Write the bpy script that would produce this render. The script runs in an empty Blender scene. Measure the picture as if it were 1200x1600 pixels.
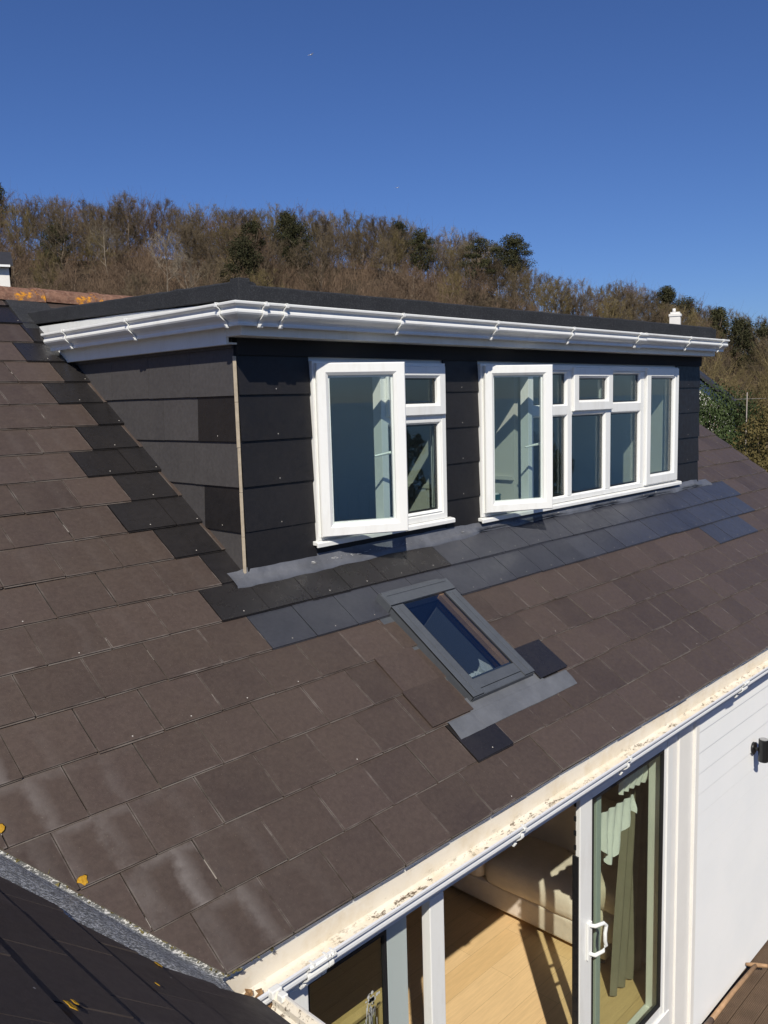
import bpy, bmesh, math, random
import numpy as np
from mathutils import Vector, Matrix
random.seed(7); RN = np.random.default_rng(7)
S = bpy.context.scene; COL = S.collection
PI = math.pi
# ------------------------------------------------------------------ camera
CAM = Vector((-2.7572, -3.7715, 0.9412))
cd = bpy.data.cameras.new('camera'); cam = bpy.data.objects.new('camera', cd); COL.objects.link(cam)
R3 = Matrix(((0.6950658, -0.71843692, -0.02705426), (0.11184705, 0.07088309, 0.99119414), (-0.71019278, -0.69197108, 0.12962346))).transposed()
cam.matrix_world = Matrix.Translation(CAM) @ R3.to_4x4()
cd.sensor_fit = 'VERTICAL'; cd.sensor_height = 24; cd.lens = 1320.9/1600*24; cd.clip_start = .05; cd.clip_end = 60000
S.camera = cam
# ------------------------------------------------------------------ light
SUN_D = Vector((.76, .77, -1)).normalized()
sl = bpy.data.lights.new('sun', 'SUN'); sl.energy = 5.0; sl.angle = math.radians(.53); sl.color = (1, .94, .83)
so = bpy.data.objects.new('sun', sl); COL.objects.link(so); so.rotation_euler = SUN_D.to_track_quat('-Z', 'Y').to_euler(); so.location = (-10, -12, 20)
W = bpy.data.worlds.new('World'); S.world = W; W.use_nodes = True
wn = W.node_tree; bgn = wn.nodes['Background']
sky = wn.nodes.new('ShaderNodeTexSky'); sky.sky_type = 'NISHITA'; sky.sun_disc = False
sky.sun_elevation = math.asin(-SUN_D.z); sky.sun_rotation = math.atan2(-SUN_D.x, -SUN_D.y)
sky.altitude = 0; sky.air_density = 1.0; sky.dust_density = .25; sky.ozone_density = 4.0
hs = wn.nodes.new('ShaderNodeMix'); hs.data_type = 'RGBA'; hs.blend_type = 'MULTIPLY'; hs.inputs[0].default_value = 1; hs.inputs[7].default_value = (.60, .785, 1.21, 1)      # clear spring sky, deep blue
wn.links.new(sky.outputs[0], hs.inputs[6]); wn.links.new(hs.outputs[2], bgn.inputs[0]); bgn.inputs[1].default_value = .07
S.view_settings.view_transform = 'Standard'; S.view_settings.look = 'None'; S.view_settings.exposure = 0.0
S.view_settings.gamma = 1; S.view_settings.use_curve_mapping = False
# ------------------------------------------------------------------ material helpers
def mat(name, col, rough=.6, spec=.5, var=.0, vscale=8, bump=0, bscale=60, metal=0, col2=None, detail=6, coord='Object', bdist=.02):
    m = bpy.data.materials.new(name); m.use_nodes = True; nt = m.node_tree; N = nt.nodes; L = nt.links
    b = N['Principled BSDF']; b.inputs['Roughness'].default_value = rough; b.inputs['Specular IOR Level'].default_value = spec
    b.inputs['Metallic'].default_value = metal; b.inputs['Base Color'].default_value = (*col, 1)
    tc = N.new('ShaderNodeTexCoord')
    if var or col2:
        n = N.new('ShaderNodeTexNoise'); n.inputs['Scale'].default_value = vscale; n.inputs['Detail'].default_value = detail; n.inputs['Roughness'].default_value = .65
        L.new(tc.outputs[coord], n.inputs['Vector'])
        r = N.new('ShaderNodeValToRGB'); r.color_ramp.elements[0].position = .3; r.color_ramp.elements[1].position = .7
        c2 = col2 or tuple(c*(1+var) for c in col); c1 = col if col2 else tuple(c*(1-var) for c in col)
        r.color_ramp.elements[0].color = (*c1, 1); r.color_ramp.elements[1].color = (*c2, 1)
        L.new(n.outputs['Fac'], r.inputs[0]); L.new(r.outputs[0], b.inputs['Base Color'])
    if bump:
        n2 = N.new('ShaderNodeTexNoise'); n2.inputs['Scale'].default_value = bscale; n2.inputs['Detail'].default_value = 5
        L.new(tc.outputs[coord], n2.inputs['Vector'])
        bp = N.new('ShaderNodeBump'); bp.inputs['Strength'].default_value = bump; bp.inputs['Distance'].default_value = bdist
        L.new(n2.outputs['Fac'], bp.inputs['Height']); L.new(bp.outputs[0], b.inputs['Normal'])
    return m
def nd(m): return m.node_tree.nodes, m.node_tree.links, m.node_tree.nodes['Principled BSDF']
def mixc(N, L, fac, a, b, mode='MIX'):
    x = N.new('ShaderNodeMix'); x.data_type = 'RGBA'; x.blend_type = mode
    if isinstance(fac, (int, float)): x.inputs[0].default_value = fac
    else: L.new(fac, x.inputs[0])
    for v, i in ((a, 6), (b, 7)):
        if isinstance(v, tuple): x.inputs[i].default_value = (*v, 1)
        else: L.new(v, x.inputs[i])
    return x.outputs[2]
def mth(N, L, op, a, b=None, c=None):
    x = N.new('ShaderNodeMath'); x.operation = op
    for i, v in enumerate((a, b, c)):
        if v is None: continue
        if isinstance(v, (int, float)): x.inputs[i].default_value = v
        else: L.new(v, x.inputs[i])
    return x.outputs[0]
def noise(N, L, vec, scale, detail=4, rough=.6, dist=0):
    n = N.new('ShaderNodeTexNoise'); n.inputs['Scale'].default_value = scale; n.inputs['Detail'].default_value = detail
    n.inputs['Roughness'].default_value = rough; n.inputs['Distortion'].default_value = dist
    L.new(vec, n.inputs['Vector']); return n.outputs['Fac']
def ramp(N, L, fac, p0, p1, c0=0., c1=1.):
    x = N.new('ShaderNodeMapRange'); x.inputs[1].default_value = p0; x.inputs[2].default_value = p1; x.inputs[3].default_value = c0; x.inputs[4].default_value = c1
    L.new(fac, x.inputs[0]); return x.outputs[0]
def attr(N, name):
    a = N.new('ShaderNodeAttribute'); a.attribute_name = name; return a

def slate_material(name, base, warm, rough, spec, dusty, wear=1.):
    m = mat(name, base, rough, spec); N, L, B = nd(m)
    tc = N.new('ShaderNodeTexCoord'); P = tc.outputs['Object']
    rnd = attr(N, 'rnd').outputs['Fac']; stain = attr(N, 'stain').outputs['Fac']
    uv = N.new('ShaderNodeUVMap'); uv.uv_map = 'UVMap'; sp = N.new('ShaderNodeSeparateXYZ'); L.new(uv.outputs[0], sp.inputs[0])
    u, v = sp.outputs[0], sp.outputs[1]
    c = mixc(N, L, rnd, tuple(x*.80 for x in base), tuple(x*1.20 for x in base))
    n1 = ramp(N, L, noise(N, L, P, 3.2, 5), .35, .7)
    c = mixc(N, L, mth(N, L, 'MULTIPLY', n1, .55), c, warm)
    n3 = ramp(N, L, noise(N, L, P, 1.1, 6, .7, .6), .40, .66); c = mixc(N, L, mth(N, L, 'MULTIPLY', n3, .45), c, tuple(x*1.16 for x in warm) if dusty else tuple(x*1.5 for x in warm))
    n2 = ramp(N, L, noise(N, L, P, 45, 6, .7), .35, .68, .86, 1.12)
    vm = N.new('ShaderNodeVectorMath'); vm.operation = 'SCALE'; L.new(c, vm.inputs[0]); L.new(n2, vm.inputs[3]); c = vm.outputs[0]
    if dusty:
        nn = noise(N, L, P, 14, 4)
        # pale bloom left by run-off: band down one side, fading across, and a rim along the top
        n7 = noise(N, L, P, 5, 5, .7); uu = mth(N, L, 'ADD', mth(N, L, 'ADD', u, mth(N, L, 'MULTIPLY', mth(N, L, 'SUBTRACT', nn, .5), .10)), mth(N, L, 'MULTIPLY_ADD', rnd, .34, -.17)); uu = mth(N, L, 'ADD', uu, mth(N, L, 'MULTIPLY', mth(N, L, 'SUBTRACT', n7, .5), .35))
        band = mth(N, L, 'MULTIPLY', ramp(N, L, uu, .44, .56), ramp(N, L, uu, .78, .60))
        top = mth(N, L, 'MULTIPLY', ramp(N, L, v, .78, .93), ramp(N, L, uu, .02, .14))
        lf = mth(N, L, 'MULTIPLY', ramp(N, L, uu, .22, .06), .45)
        f = mth(N, L, 'MAXIMUM', mth(N, L, 'MAXIMUM', band, mth(N, L, 'MULTIPLY', top, .7)), lf)
        f = mth(N, L, 'MULTIPLY', mth(N, L, 'MULTIPLY', f, stain), mth(N, L, 'MULTIPLY', ramp(N, L, nn, .25, .6, .4, .8), ramp(N, L, n7, .32, .55, .25, 1.1)))
        c = mixc(N, L, f, c, (.165, .145, .135))
        # worn pale arrises
        e = mth(N, L, 'MAXIMUM', ramp(N, L, u, .02, .004), mth(N, L, 'MAXIMUM', ramp(N, L, u, .98, .996), ramp(N, L, v, .025, .005)))
        e = mth(N, L, 'MULTIPLY', e, ramp(N, L, noise(N, L, P, 9, 4), .45, .7, .0, .6*wear))
        c = mixc(N, L, e, c, (.24, .21, .19))
        ed = mth(N, L, 'MULTIPLY', attr(N, 'edge').outputs['Fac'], ramp(N, L, noise(N, L, P, 7, 4), .35, .65, .15*wear, .9*wear)); c = mixc(N, L, ed, c, (.155, .135, .12))
        # grubby specks
        s = ramp(N, L, noise(N, L, P, 130, 2), .70, .76, 0, .45)
        c = mixc(N, L, s, c, (.2, .17, .13))
    L.new(c, B.inputs['Base Color'])
    L.new(ramp(N, L, noise(N, L, P, 20, 4), .3, .7, rough-.07, rough+.09), B.inputs['Roughness'])
    bp = N.new('ShaderNodeBump'); bp.inputs['Strength'].default_value = .18 if dusty else .07; bp.inputs['Distance'].default_value = .006
    L.new(noise(N, L, P, 70, 6, .7), bp.inputs['Height']); L.new(bp.outputs[0], B.inputs['Normal'])
    return m
M = {}
M['slate'] = slate_material('weathered brown slate', (.063, .0455, .0385), (.071, .052, .0405), .52, .36, True)
M['wingslate'] = slate_material('dark wing roof slate', (.044, .034, .032), (.050, .038, .034), .6, .3, True, .2)
M['newslate'] = slate_material('new black slate', (.017, .016, .017), (.022, .019, .018), .30, .62, False)
M['newslate_b'] = slate_material('new blue grey slate', (.036, .038, .047), (.041, .042, .050), .36, .6, False)
M['newslate_d'] = slate_material('new black cladding slate', (.0125, .012, .0135), (.015, .0135, .0135), .5, .36, False)
M['pale_joint'] = mat('pale lime in joints', (.27, .24, .21), .9)
M['dark'] = mat('dark felt', (.012, .012, .013), .85)
M['rivet'] = mat('rivet', (.45, .42, .38), .5)
def felt():
    m = mat('mineral felt', (.014, .015, .018), .8, .4); N, L, B = nd(m)
    tc = N.new('ShaderNodeTexCoord'); P = tc.outputs['Object']
    f = ramp(N, L, noise(N, L, P, 150, 3, .8), .52, .66); g = ramp(N, L, noise(N, L, P, 5, 5), .3, .7)
    c = mixc(N, L, g, (.011, .012, .014), (.021, .022, .025)); c = mixc(N, L, mth(N, L, 'MULTIPLY', f, .7), c, (.075, .078, .085))
    L.new(c, B.inputs['Base Color'])
    bp = N.new('ShaderNodeBump'); bp.inputs['Strength'].default_value = .5; bp.inputs['Distance'].default_value = .004
    L.new(noise(N, L, P, 110, 4, .8), bp.inputs['Height']); L.new(bp.outputs[0], B.inputs['Normal']); return m
M['felt'] = felt()
def valley_m():
    m = mat('grey valley felt', (.13, .135, .135), .5, .5); N, L, B = nd(m)
    tc = N.new('ShaderNodeTexCoord'); P = tc.outputs['Object']
    mp = N.new('ShaderNodeMapping'); mp.inputs['Rotation'].default_value = (.4, .2, .9); mp.inputs['Scale'].default_value = (1, 2.6, 1.6); L.new(P, mp.inputs[0])
    f = ramp(N, L, noise(N, L, mp.outputs[0], 48, 3, .8), .51, .57); g = ramp(N, L, noise(N, L, P, 9, 4), .3, .7)
    c = mixc(N, L, g, (.13, .135, .13), (.20, .20, .19)); c = mixc(N, L, mth(N, L, 'MULTIPLY', f, .95), c, (.78, .77, .73))  # pale mineral flecks, with the felt's sparkle put into their colour
    L.new(c, B.inputs['Base Color'])
    bp = N.new('ShaderNodeBump'); bp.inputs['Strength'].default_value = .6; bp.inputs['Distance'].default_value = .006
    L.new(noise(N, L, mp.outputs[0], 70, 3, .7), bp.inputs['Height']); L.new(bp.outputs[0], B.inputs['Normal']); return m
M['valley'] = valley_m()
M['lead'] = mat('grey flashing', (.105, .11, .125), .42, .5, .30, 5, .45, 14, bdist=.02)
M['apron'] = mat('lead apron', (.115, .12, .13), .42, .5, .16, 9, .12, 16, bdist=.008)
M['upvc'] = mat('white window plastic', (.80, .80, .77), .28, .5, .015, 3)
def grime(m, amt, sc):
    N, L, B = nd(m); tc = N.new('ShaderNodeTexCoord'); mp = N.new('ShaderNodeMapping'); mp.inputs['Scale'].default_value = (3, 3, .7); L.new(tc.outputs['Object'], mp.inputs[0])
    f = mth(N, L, 'MULTIPLY', ramp(N, L, noise(N, L, mp.outputs[0], sc, 6, .75), .50, .74), amt); src = B.inputs['Base Color'].links[0].from_socket
    L.new(mixc(N, L, f, src, (.42, .38, .30)), B.inputs['Base Color'])
grime(M['upvc'], .22, 3.5)
M['upvc_b'] = mat('white fascia board', (.74, .745, .72), .35, .5, .03, 4, .03, 12)
def dirty_gutter():
    m = mat('old white gutter', (.76, .70, .58), .55, .3); N, L, B = nd(m)
    tc = N.new('ShaderNodeTexCoord'); P = tc.outputs['Object']
    a = attr(N, 'inner').outputs['Fac']
    c = mixc(N, L, a, (.66, .67, .68), (.74, .69, .60))
    g = ramp(N, L, noise(N, L, P, 6, 6, .7), .45, .75); c = mixc(N, L, mth(N, L, 'MULTIPLY', mth(N, L, 'MULTIPLY', g, a), .6), c, (.55, .44, .27))
    mp = N.new('ShaderNodeMapping'); mp.inputs['Scale'].default_value = (.55, 1, 1); L.new(P, mp.inputs[0])
    low = attr(N, 'silt').outputs['Fac']
    s = mth(N, L, 'MULTIPLY', ramp(N, L, noise(N, L, mp.outputs[0], 30, 6, .8), .545, .585), ramp(N, L, noise(N, L, P, 2.2, 4), .40, .56)); s = mth(N, L, 'MULTIPLY', s, low)
    c = mixc(N, L, s, c, (.075, .045, .022))
    L.new(c, B.inputs['Base Color']); return m
grime(M['upvc_b'], .3, 2.5)
M['gutter_old'] = dirty_gutter()
M['gasket'] = mat('black gasket', (.012, .012, .013), .5)
M['skyframe'] = mat('grey skylight metal', (.075, .082, .092), .38, .5, .10, 12, .06, 30)
M['pine'] = mat('pine lining', (.42, .22, .09), .45, .5, .2, 10)
M['iwall'] = mat('interior plaster', (.55, .53, .48), .8, .3, .03, 4)
M['iwall_d'] = mat('living room wall', (.55, .50, .42), .8, .3, .05, 3)
M['iwhite'] = mat('interior white', (.72, .71, .68), .6, .3, .02, 4)
M['black'] = mat('black metal', (.012, .012, .013), .35, .5)
M['chrome'] = mat('steel', (.5, .5, .5), .25, .5, metal=1)
M['terracotta'] = None
def terra():
    m = mat('terracotta ridge', (.20, .095, .06), .85, .2); N, L, B = nd(m)
    tc = N.new('ShaderNodeTexCoord'); P = tc.outputs['Object']
    c = mixc(N, L, ramp(N, L, noise(N, L, P, 30, 6, .75), .35, .65), (.12, .06, .042), (.27, .15, .10))
    c = mixc(N, L, mth(N, L, 'MULTIPLY', ramp(N, L, noise(N, L, P, 55, 5, .8), .55, .68), .6), c, (.33, .27, .2))
    o = mth(N, L, 'MULTIPLY', ramp(N, L, noise(N, L, P, 5.5, 5, .6), .60, .64), ramp(N, L, noise(N, L, P, 40, 4), .36, .5))
    c = mixc(N, L, o, c, (.62, .26, .02))
    L.new(c, B.inputs['Base Color'])
    bp = N.new('ShaderNodeBump'); bp.inputs['Strength'].default_value = .6; bp.inputs['Distance'].default_value = .01
    L.new(noise(N, L, P, 60, 6, .8), bp.inputs['Height']); L.new(bp.outputs[0], B.inputs['Normal']); return m
M['terracotta'] = terra()
M['lichen'] = mat('orange lichen', (.34, .17, .015), .95, .05, col2=(.52, .31, .04), vscale=110, bump=.9, bscale=120, bdist=.004)
M['moss'] = mat('dry moss', (.14, .12, .05), .95, .1, .5, 60, 1, 80, bdist=.008)
def glass(name, tint, k, base):
    m = bpy.data.materials.new(name); m.use_nodes = True; nt = m.node_tree; N = nt.nodes; L = nt.links
    N.remove(N['Principled BSDF']); out = N['Material Output']
    t = N.new('ShaderNodeBsdfTransparent'); t.inputs[0].default_value = (*tint, 1)
    g = N.new('ShaderNodeBsdfGlossy'); g.inputs['Roughness'].default_value = 0.0; g.inputs[0].default_value = (.95, .97, 1, 1)
    ge = N.new('ShaderNodeNewGeometry'); vm = N.new('ShaderNodeVectorMath'); vm.operation = 'DOT_PRODUCT'; L.new(ge.outputs['Incoming'], vm.inputs[0]); L.new(ge.outputs['Normal'], vm.inputs[1])
    c1 = mth(N, L, 'SUBTRACT', 1., mth(N, L, 'ABSOLUTE', vm.outputs['Value'])); sch = mth(N, L, 'MULTIPLY_ADD', mth(N, L, 'POWER', c1, 5.), .96, .04)
    fac = mth(N, L, 'MULTIPLY_ADD', sch, k, base)
    x = N.new('ShaderNodeMixShader'); L.new(fac, x.inputs[0]); L.new(t.outputs[0], x.inputs[1]); L.new(g.outputs[0], x.inputs[2]); L.new(x.outputs[0], out.inputs[0])
    return m
M['glass'] = glass('window glass', (.91, .94, .93), 1.15, .0)
M['glass_s'] = glass('skylight glass', (.72, .77, .80), 2.4, .0)
M['glass_d'] = glass('door glass', (.89, .93, .88), 1.0, 0)
def cladding():
    m = mat('white painted boards', (.79, .80, .81), .5, .35); N, L, B = nd(m)
    tc = N.new('ShaderNodeTexCoord'); P = tc.outputs['Object']
    c = mixc(N, L, ramp(N, L, noise(N, L, P, 2, 5), .3, .7), (.80, .81, .80), (.85, .85, .83)); L.new(c, B.inputs['Base Color']); return m
M['clad'] = cladding()
M['trim'] = mat('cream white trim', (.80, .78, .73), .45, .4, .03, 5)
def planks(name, c1, c2, gap, rough, w, l, axis_x, spec=.4):
    m = mat(name, c1, rough, spec); N, L, B = nd(m)
    tc = N.new('ShaderNodeTexCoord'); mp = N.new('ShaderNodeMapping'); L.new(tc.outputs['Object'], mp.inputs[0])
    if not axis_x: mp.inputs['Rotation'].default_value = (0, 0, PI/2)
    br = N.new('ShaderNodeTexBrick'); L.new(mp.outputs[0], br.inputs['Vector']); br.inputs['Scale'].default_value = 1
    br.inputs['Brick Width'].default_value = l; br.inputs['Row Height'].default_value = w; br.inputs['Mortar Size'].default_value = .0012; br.inputs['Mortar Smooth'].default_value = .2
    br.inputs[1].default_value = (*c1, 1); br.inputs[2].default_value = (*c2, 1); br.inputs[3].default_value = (*gap, 1); br.offset_frequency = 2; br.offset = .37
    m2 = N.new('ShaderNodeMapping'); m2.inputs['Scale'].default_value = (2, 22, 2); L.new(mp.outputs[0], m2.inputs[0])
    g = ramp(N, L, noise(N, L, m2.outputs[0], 3, 6, .65), .3, .7, .90, 1.07)
    vm = N.new('ShaderNodeVectorMath'); vm.operation = 'SCALE'; L.new(br.outputs[0], vm.inputs[0]); L.new(g, vm.inputs[3]); L.new(vm.outputs[0], B.inputs['Base Color']); return m
M['floor'] = planks('light wood floor', (.66, .45, .22), (.72, .51, .27), (.40, .27, .14), .36, .19, 1.2, True)
M['leather'] = mat('cream leather', (.66, .57, .48), .45, .45, .06, 6, .5, 16, bdist=.012)
M['curtain'] = mat('olive beige curtain', (.20, .18, .135), .9, .1, .1, 8)
M['sheer'] = mat('white sheer fabric', (.72, .72, .69), .9, .1, .05, 20)
M['deckm'] = mat('brown deck board', (.12, .080, .052), .7, .3, .25, 6, .3, 50)
M['wood_tool'] = mat('worn ash handle', (.36, .22, .12), .6, .3, .25, 14)
M['framewood'] = mat('pale oak frame', (.52, .36, .17), .45, .4, .12, 14)
M['panel'] = mat('olive panel', (.34, .28, .12), .3, .5, .1, 4)
M['sea'] = mat('sea water', (.012, .040, .058), .12, .5, .25, .004, .35, .5, bdist=.25)
M['ground'] = mat('rough grass', (.10, .085, .045), .95, .1, col2=(.05, .06, .02), vscale=.25)
M['hill'] = mat('woodland floor', (.040, .030, .020), .95, .1, col2=(.075, .055, .035), vscale=.12, detail=8)
M['bark'] = mat('brown bark', (.16, .125, .09), .9, .1, .3, 3)
M['bark_pale'] = mat('pale bark', (.24, .20, .15), .9, .1, .2, 3)
def leafm(name, a, b, sc=.6):
    m = mat(name, a, .8, .15); N, L, B = nd(m)
    tc = N.new('ShaderNodeTexCoord'); oi = N.new('ShaderNodeObjectInfo')
    c = mixc(N, L, ramp(N, L, noise(N, L, tc.outputs['Object'], sc, 5), .3, .7), a, b)
    k = ramp(N, L, oi.outputs['Random'], 0, 1, .72, 1.3)
    vm = N.new('ShaderNodeVectorMath'); vm.operation = 'SCALE'; L.new(c, vm.inputs[0]); L.new(k, vm.inputs[3]); L.new(vm.outputs[0], B.inputs['Base Color']); return m
M['twig'] = leafm('brown twigs', (.098, .074, .047), (.132, .102, .064))
M['twig_r'] = leafm('reddish twigs', (.112, .076, .050), (.142, .098, .064))
M['twig_y'] = leafm('olive twigs', (.135, .108, .048), (.17, .13, .062))
M['twig_p'] = leafm('pale twigs', (.18, .15, .11), (.23, .19, .14))
M['ever'] = leafm('dark evergreen leaves', (.030, .032, .014), (.056, .054, .024))
M['ever2'] = leafm('green bush leaves', (.028, .044, .015), (.055, .074, .027), 1.5)
M['olive'] = leafm('brown olive leaves', (.075, .06, .022), (.12, .095, .035), 2)
M['houseroof'] = mat('dark house roof', (.03, .03, .034), .7, .3, .2, 3)
M['render_w'] = mat('white render', (.72, .70, .66), .8, .2, .06, 2)
M['potgreen'] = mat('dark green tin', (.01, .06, .05), .4, .5)
M['paper'] = mat('white paper', (.75, .73, .66), .7, .2, .05, 20)
M['gullm'] = mat('gull feathers', (.85, .85, .85), .8)
# ------------------------------------------------------------------ mesh builder
ORG = {}          # world origin of every thing
class MB:
    def __init__(s): s.v = []; s.f = []; s.mi = []; s.fa = {}; s.uv = {}; s.sm = set()
    def face(s, pts, mi=0, **at):
        i = len(s.v); s.v += [tuple(p) for p in pts]; s.f.append(tuple(range(i, i+len(pts)))); s.mi.append(mi)
        for k, x in at.items(): s.fa.setdefault(k, {})[len(s.f)-1] = x
        return len(s.f)-1
    def raw(s, vs, fs, mi=0, smooth=False, **at):
        i = len(s.v); s.v += [tuple(p) for p in vs]
        for f in fs:
            s.f.append(tuple(i+j for j in f)); s.mi.append(mi); n = len(s.f)-1
            if smooth: s.sm.add(n)
            for k, x in at.items(): s.fa.setdefault(k, {})[n] = x
    def box(s, a, b, mi=0, **at):
        x0, y0, z0 = a; x1, y1, z1 = b
        s.raw([(x0,y0,z0),(x1,y0,z0),(x1,y1,z0),(x0,y1,z0),(x0,y0,z1),(x1,y0,z1),(x1,y1,z1),(x0,y1,z1)],
              [(0,3,2,1),(4,5,6,7),(0,1,5,4),(1,2,6,5),(2,3,7,6),(3,0,4,7)], mi, **at)
    def prism(s, poly, off, mi=0, **at):                   # poly of 3D points, extruded by vector off
        n = len(poly); off = Vector(off); A = [Vector(p) for p in poly]; B = [p+off for p in A]
        s.raw(A+B, [tuple(range(n))[::-1], tuple(range(n, 2*n))]+[(i, (i+1) % n, n+(i+1) % n, n+i) for i in range(n)], mi, **at)
    def sweep(s, rows, closed_path=False, closed_prof=False, mi=0, caps=False, smooth=False, **at):
        n = len(rows[0]); m = len(rows); vs = [p for r in rows for p in r]; fs = []
        for i in range(m if closed_path else m-1):
            j = (i+1) % m
            for k in range(n if closed_prof else n-1):
                q = (k+1) % n; fs.append((i*n+k, i*n+q, j*n+q, j*n+k))
        if caps: fs += [tuple(range(n))[::-1], tuple((m-1)*n+k for k in range(n))]
        s.raw(vs, fs, mi, smooth, **at)
    def tube(s, pts, r, seg=8, mi=0, caps=True, smooth=True):
        pts = [Vector(p) for p in pts]; rows = []
        rr = r if isinstance(r, (list, tuple)) else [r]*len(pts)
        for i, p in enumerate(pts):
            t = (pts[min(i+1, len(pts)-1)]-pts[max(i-1, 0)]).normalized()
            a = t.cross(Vector((0, 0, 1)) if abs(t.z) < .9 else Vector((1, 0, 0))).normalized(); b = t.cross(a)
            rows.append([p+(a*math.cos(q)+b*math.sin(q))*rr[i] for q in [2*PI*k/seg for k in range(seg)]])
        s.sweep(rows, closed_prof=True, mi=mi, caps=caps, smooth=smooth)
    def ring(s, x0, x1, z0, z1, prof, mi=0, fy=None):      # mitred frame in the xz plane; prof = (inset, y)
        rows = [[(x0+i, y, z0+i) for i, y in prof], [(x1-i, y, z0+i) for i, y in prof], [(x1-i, y, z1-i) for i, y in prof], [(x0+i, y, z1-i) for i, y in prof]]
        s.sweep(rows, closed_path=True, closed_prof=True, mi=mi)
    def build(s, name, mats, parent=None, bevel=0, origin=None, fixn=True, seg=2):
        if not isinstance(mats, (list, tuple)): mats = [mats]
        V = np.array(s.v, float)
        o = Vector(origin) if origin is not None else Vector(((V[:, 0].min()+V[:, 0].max())/2, (V[:, 1].min()+V[:, 1].max())/2, V[:, 2].min()))
        me = bpy.data.meshes.new(name); me.from_pydata((V-np.array(o)).tolist(), [], s.f)
        for m in mats: me.materials.append(m)
        me.polygons.foreach_set('material_index', s.mi)
        if s.sm: me.polygons.foreach_set('use_smooth', [i in s.sm for i in range(len(s.f))])
        for k, d in s.fa.items():
            a = me.attributes.new(k, 'FLOAT', 'FACE'); a.data.foreach_set('value', [d.get(i, 0.) for i in range(len(s.f))])
        if s.uv:
            ul = me.uv_layers.new(name='UVMap'); buf = np.zeros(len(me.loops)*2)
            for p in me.polygons:
                q = s.uv.get(p.index)
                if q:
                    for c, li in enumerate(p.loop_indices): buf[2*li], buf[2*li+1] = q[c]
            ul.data.foreach_set('uv', buf)
        if fixn and len(s.f) < 60000:
            bm = bmesh.new(); bm.from_mesh(me); bmesh.ops.recalc_face_normals(bm, faces=bm.faces[:]); bm.to_mesh(me); bm.free()
        me.update(); ob = bpy.data.objects.new(name, me); COL.objects.link(ob)
        ORG[ob] = o
        if parent is not None: ob.parent = parent; ob.location = o-ORG[parent]
        else: ob.location = o
        if bevel:
            b = ob.modifiers.new('bevel', 'BEVEL'); b.width = bevel; b.segments = seg; b.limit_method = 'ANGLE'; b.angle_limit = math.radians(40)
        return ob
def thing(name, label, cat, loc, group=None):
    o = bpy.data.objects.new(name, None); COL.objects.link(o); o.location = loc; o.empty_display_size = .2; ORG[o] = Vector(loc)
    return tag(o, label, cat, group)
def tag(o, label, cat, group=None):
    o['label'] = label; o['category'] = cat
    if group: o['group'] = group
    return o
def struct(o): o['kind'] = 'structure'; return o
def copy_tree(o, loc, rz, sc, group=None):
    c = o.copy(); COL.objects.link(c); c.location = loc; c.rotation_euler = (0, 0, rz); c.scale = sc
    for ch in o.children:
        k = ch.copy(); COL.objects.link(k); k.parent = c
    return c
# ------------------------------------------------------------------ dimensions
TH = .6002; ct, st, tt = math.cos(TH), math.sin(TH), math.tan(TH)
DW = 5.79; VE = -1.79; VR = 3.13; XR = 7.62; G = .25; V0 = -.035
TW = .911; tw_a = math.atan(TW); XV0 = -1.27; VS = .62
ZE = VE*st; YE = VE*ct
def roofp(x, v, o=0): return Vector((x, v*ct-o*st, v*st+o*ct))
cw, sw = math.cos(tw_a), math.sin(tw_a)
def wingp(y, w, o=0): return Vector((XV0-w*cw+o*sw, y, -1.0171+w*sw+o*cw))      # w up the wing slope
def clip(poly, a, b, c):            # keep a*x+b*y<=c ; poly of (x,y)
    out = []; n = len(poly)
    for i in range(n):
        p, q = poly[i], poly[(i+1) % n]; dp = a*p[0]+b*p[1]-c; dq = a*q[0]+b*q[1]-c
        if dp <= 0: out.append(p)
        if dp*dq < 0:
            t = dp/(dp-dq); out.append((p[0]+(q[0]-p[0])*t, p[1]+(q[1]-p[1])*t))
    return out
def area(p): return abs(sum(p[i][0]*p[(i+1) % len(p)][1]-p[(i+1) % len(p)][0]*p[i][1] for i in range(len(p))))/2 if len(p) > 2 else 0
def sub_rect(polys, x0, x1, v0, v1):
    out = []
    for p in polys:
        xs = [q[0] for q in p]; vs = [q[1] for q in p]
        if max(xs) <= x0 or min(xs) >= x1 or max(vs) <= v0 or min(vs) >= v1: out.append(p); continue
        for piece in (clip(p, 1, 0, x0), clip(p, -1, 0, -x1), clip(clip(clip(p, 1, 0, x1), -1, 0, -x0), 0, 1, v0), clip(clip(clip(p, 1, 0, x1), -1, 0, -x0), 0, -1, -v1)):
            if area(piece) > 1e-4: out.append(piece)
    return out
SK = (.775, 1.165, -1.15, -.50)       # skylight opening on the roof (x0,x1,v0,v1)
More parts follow.
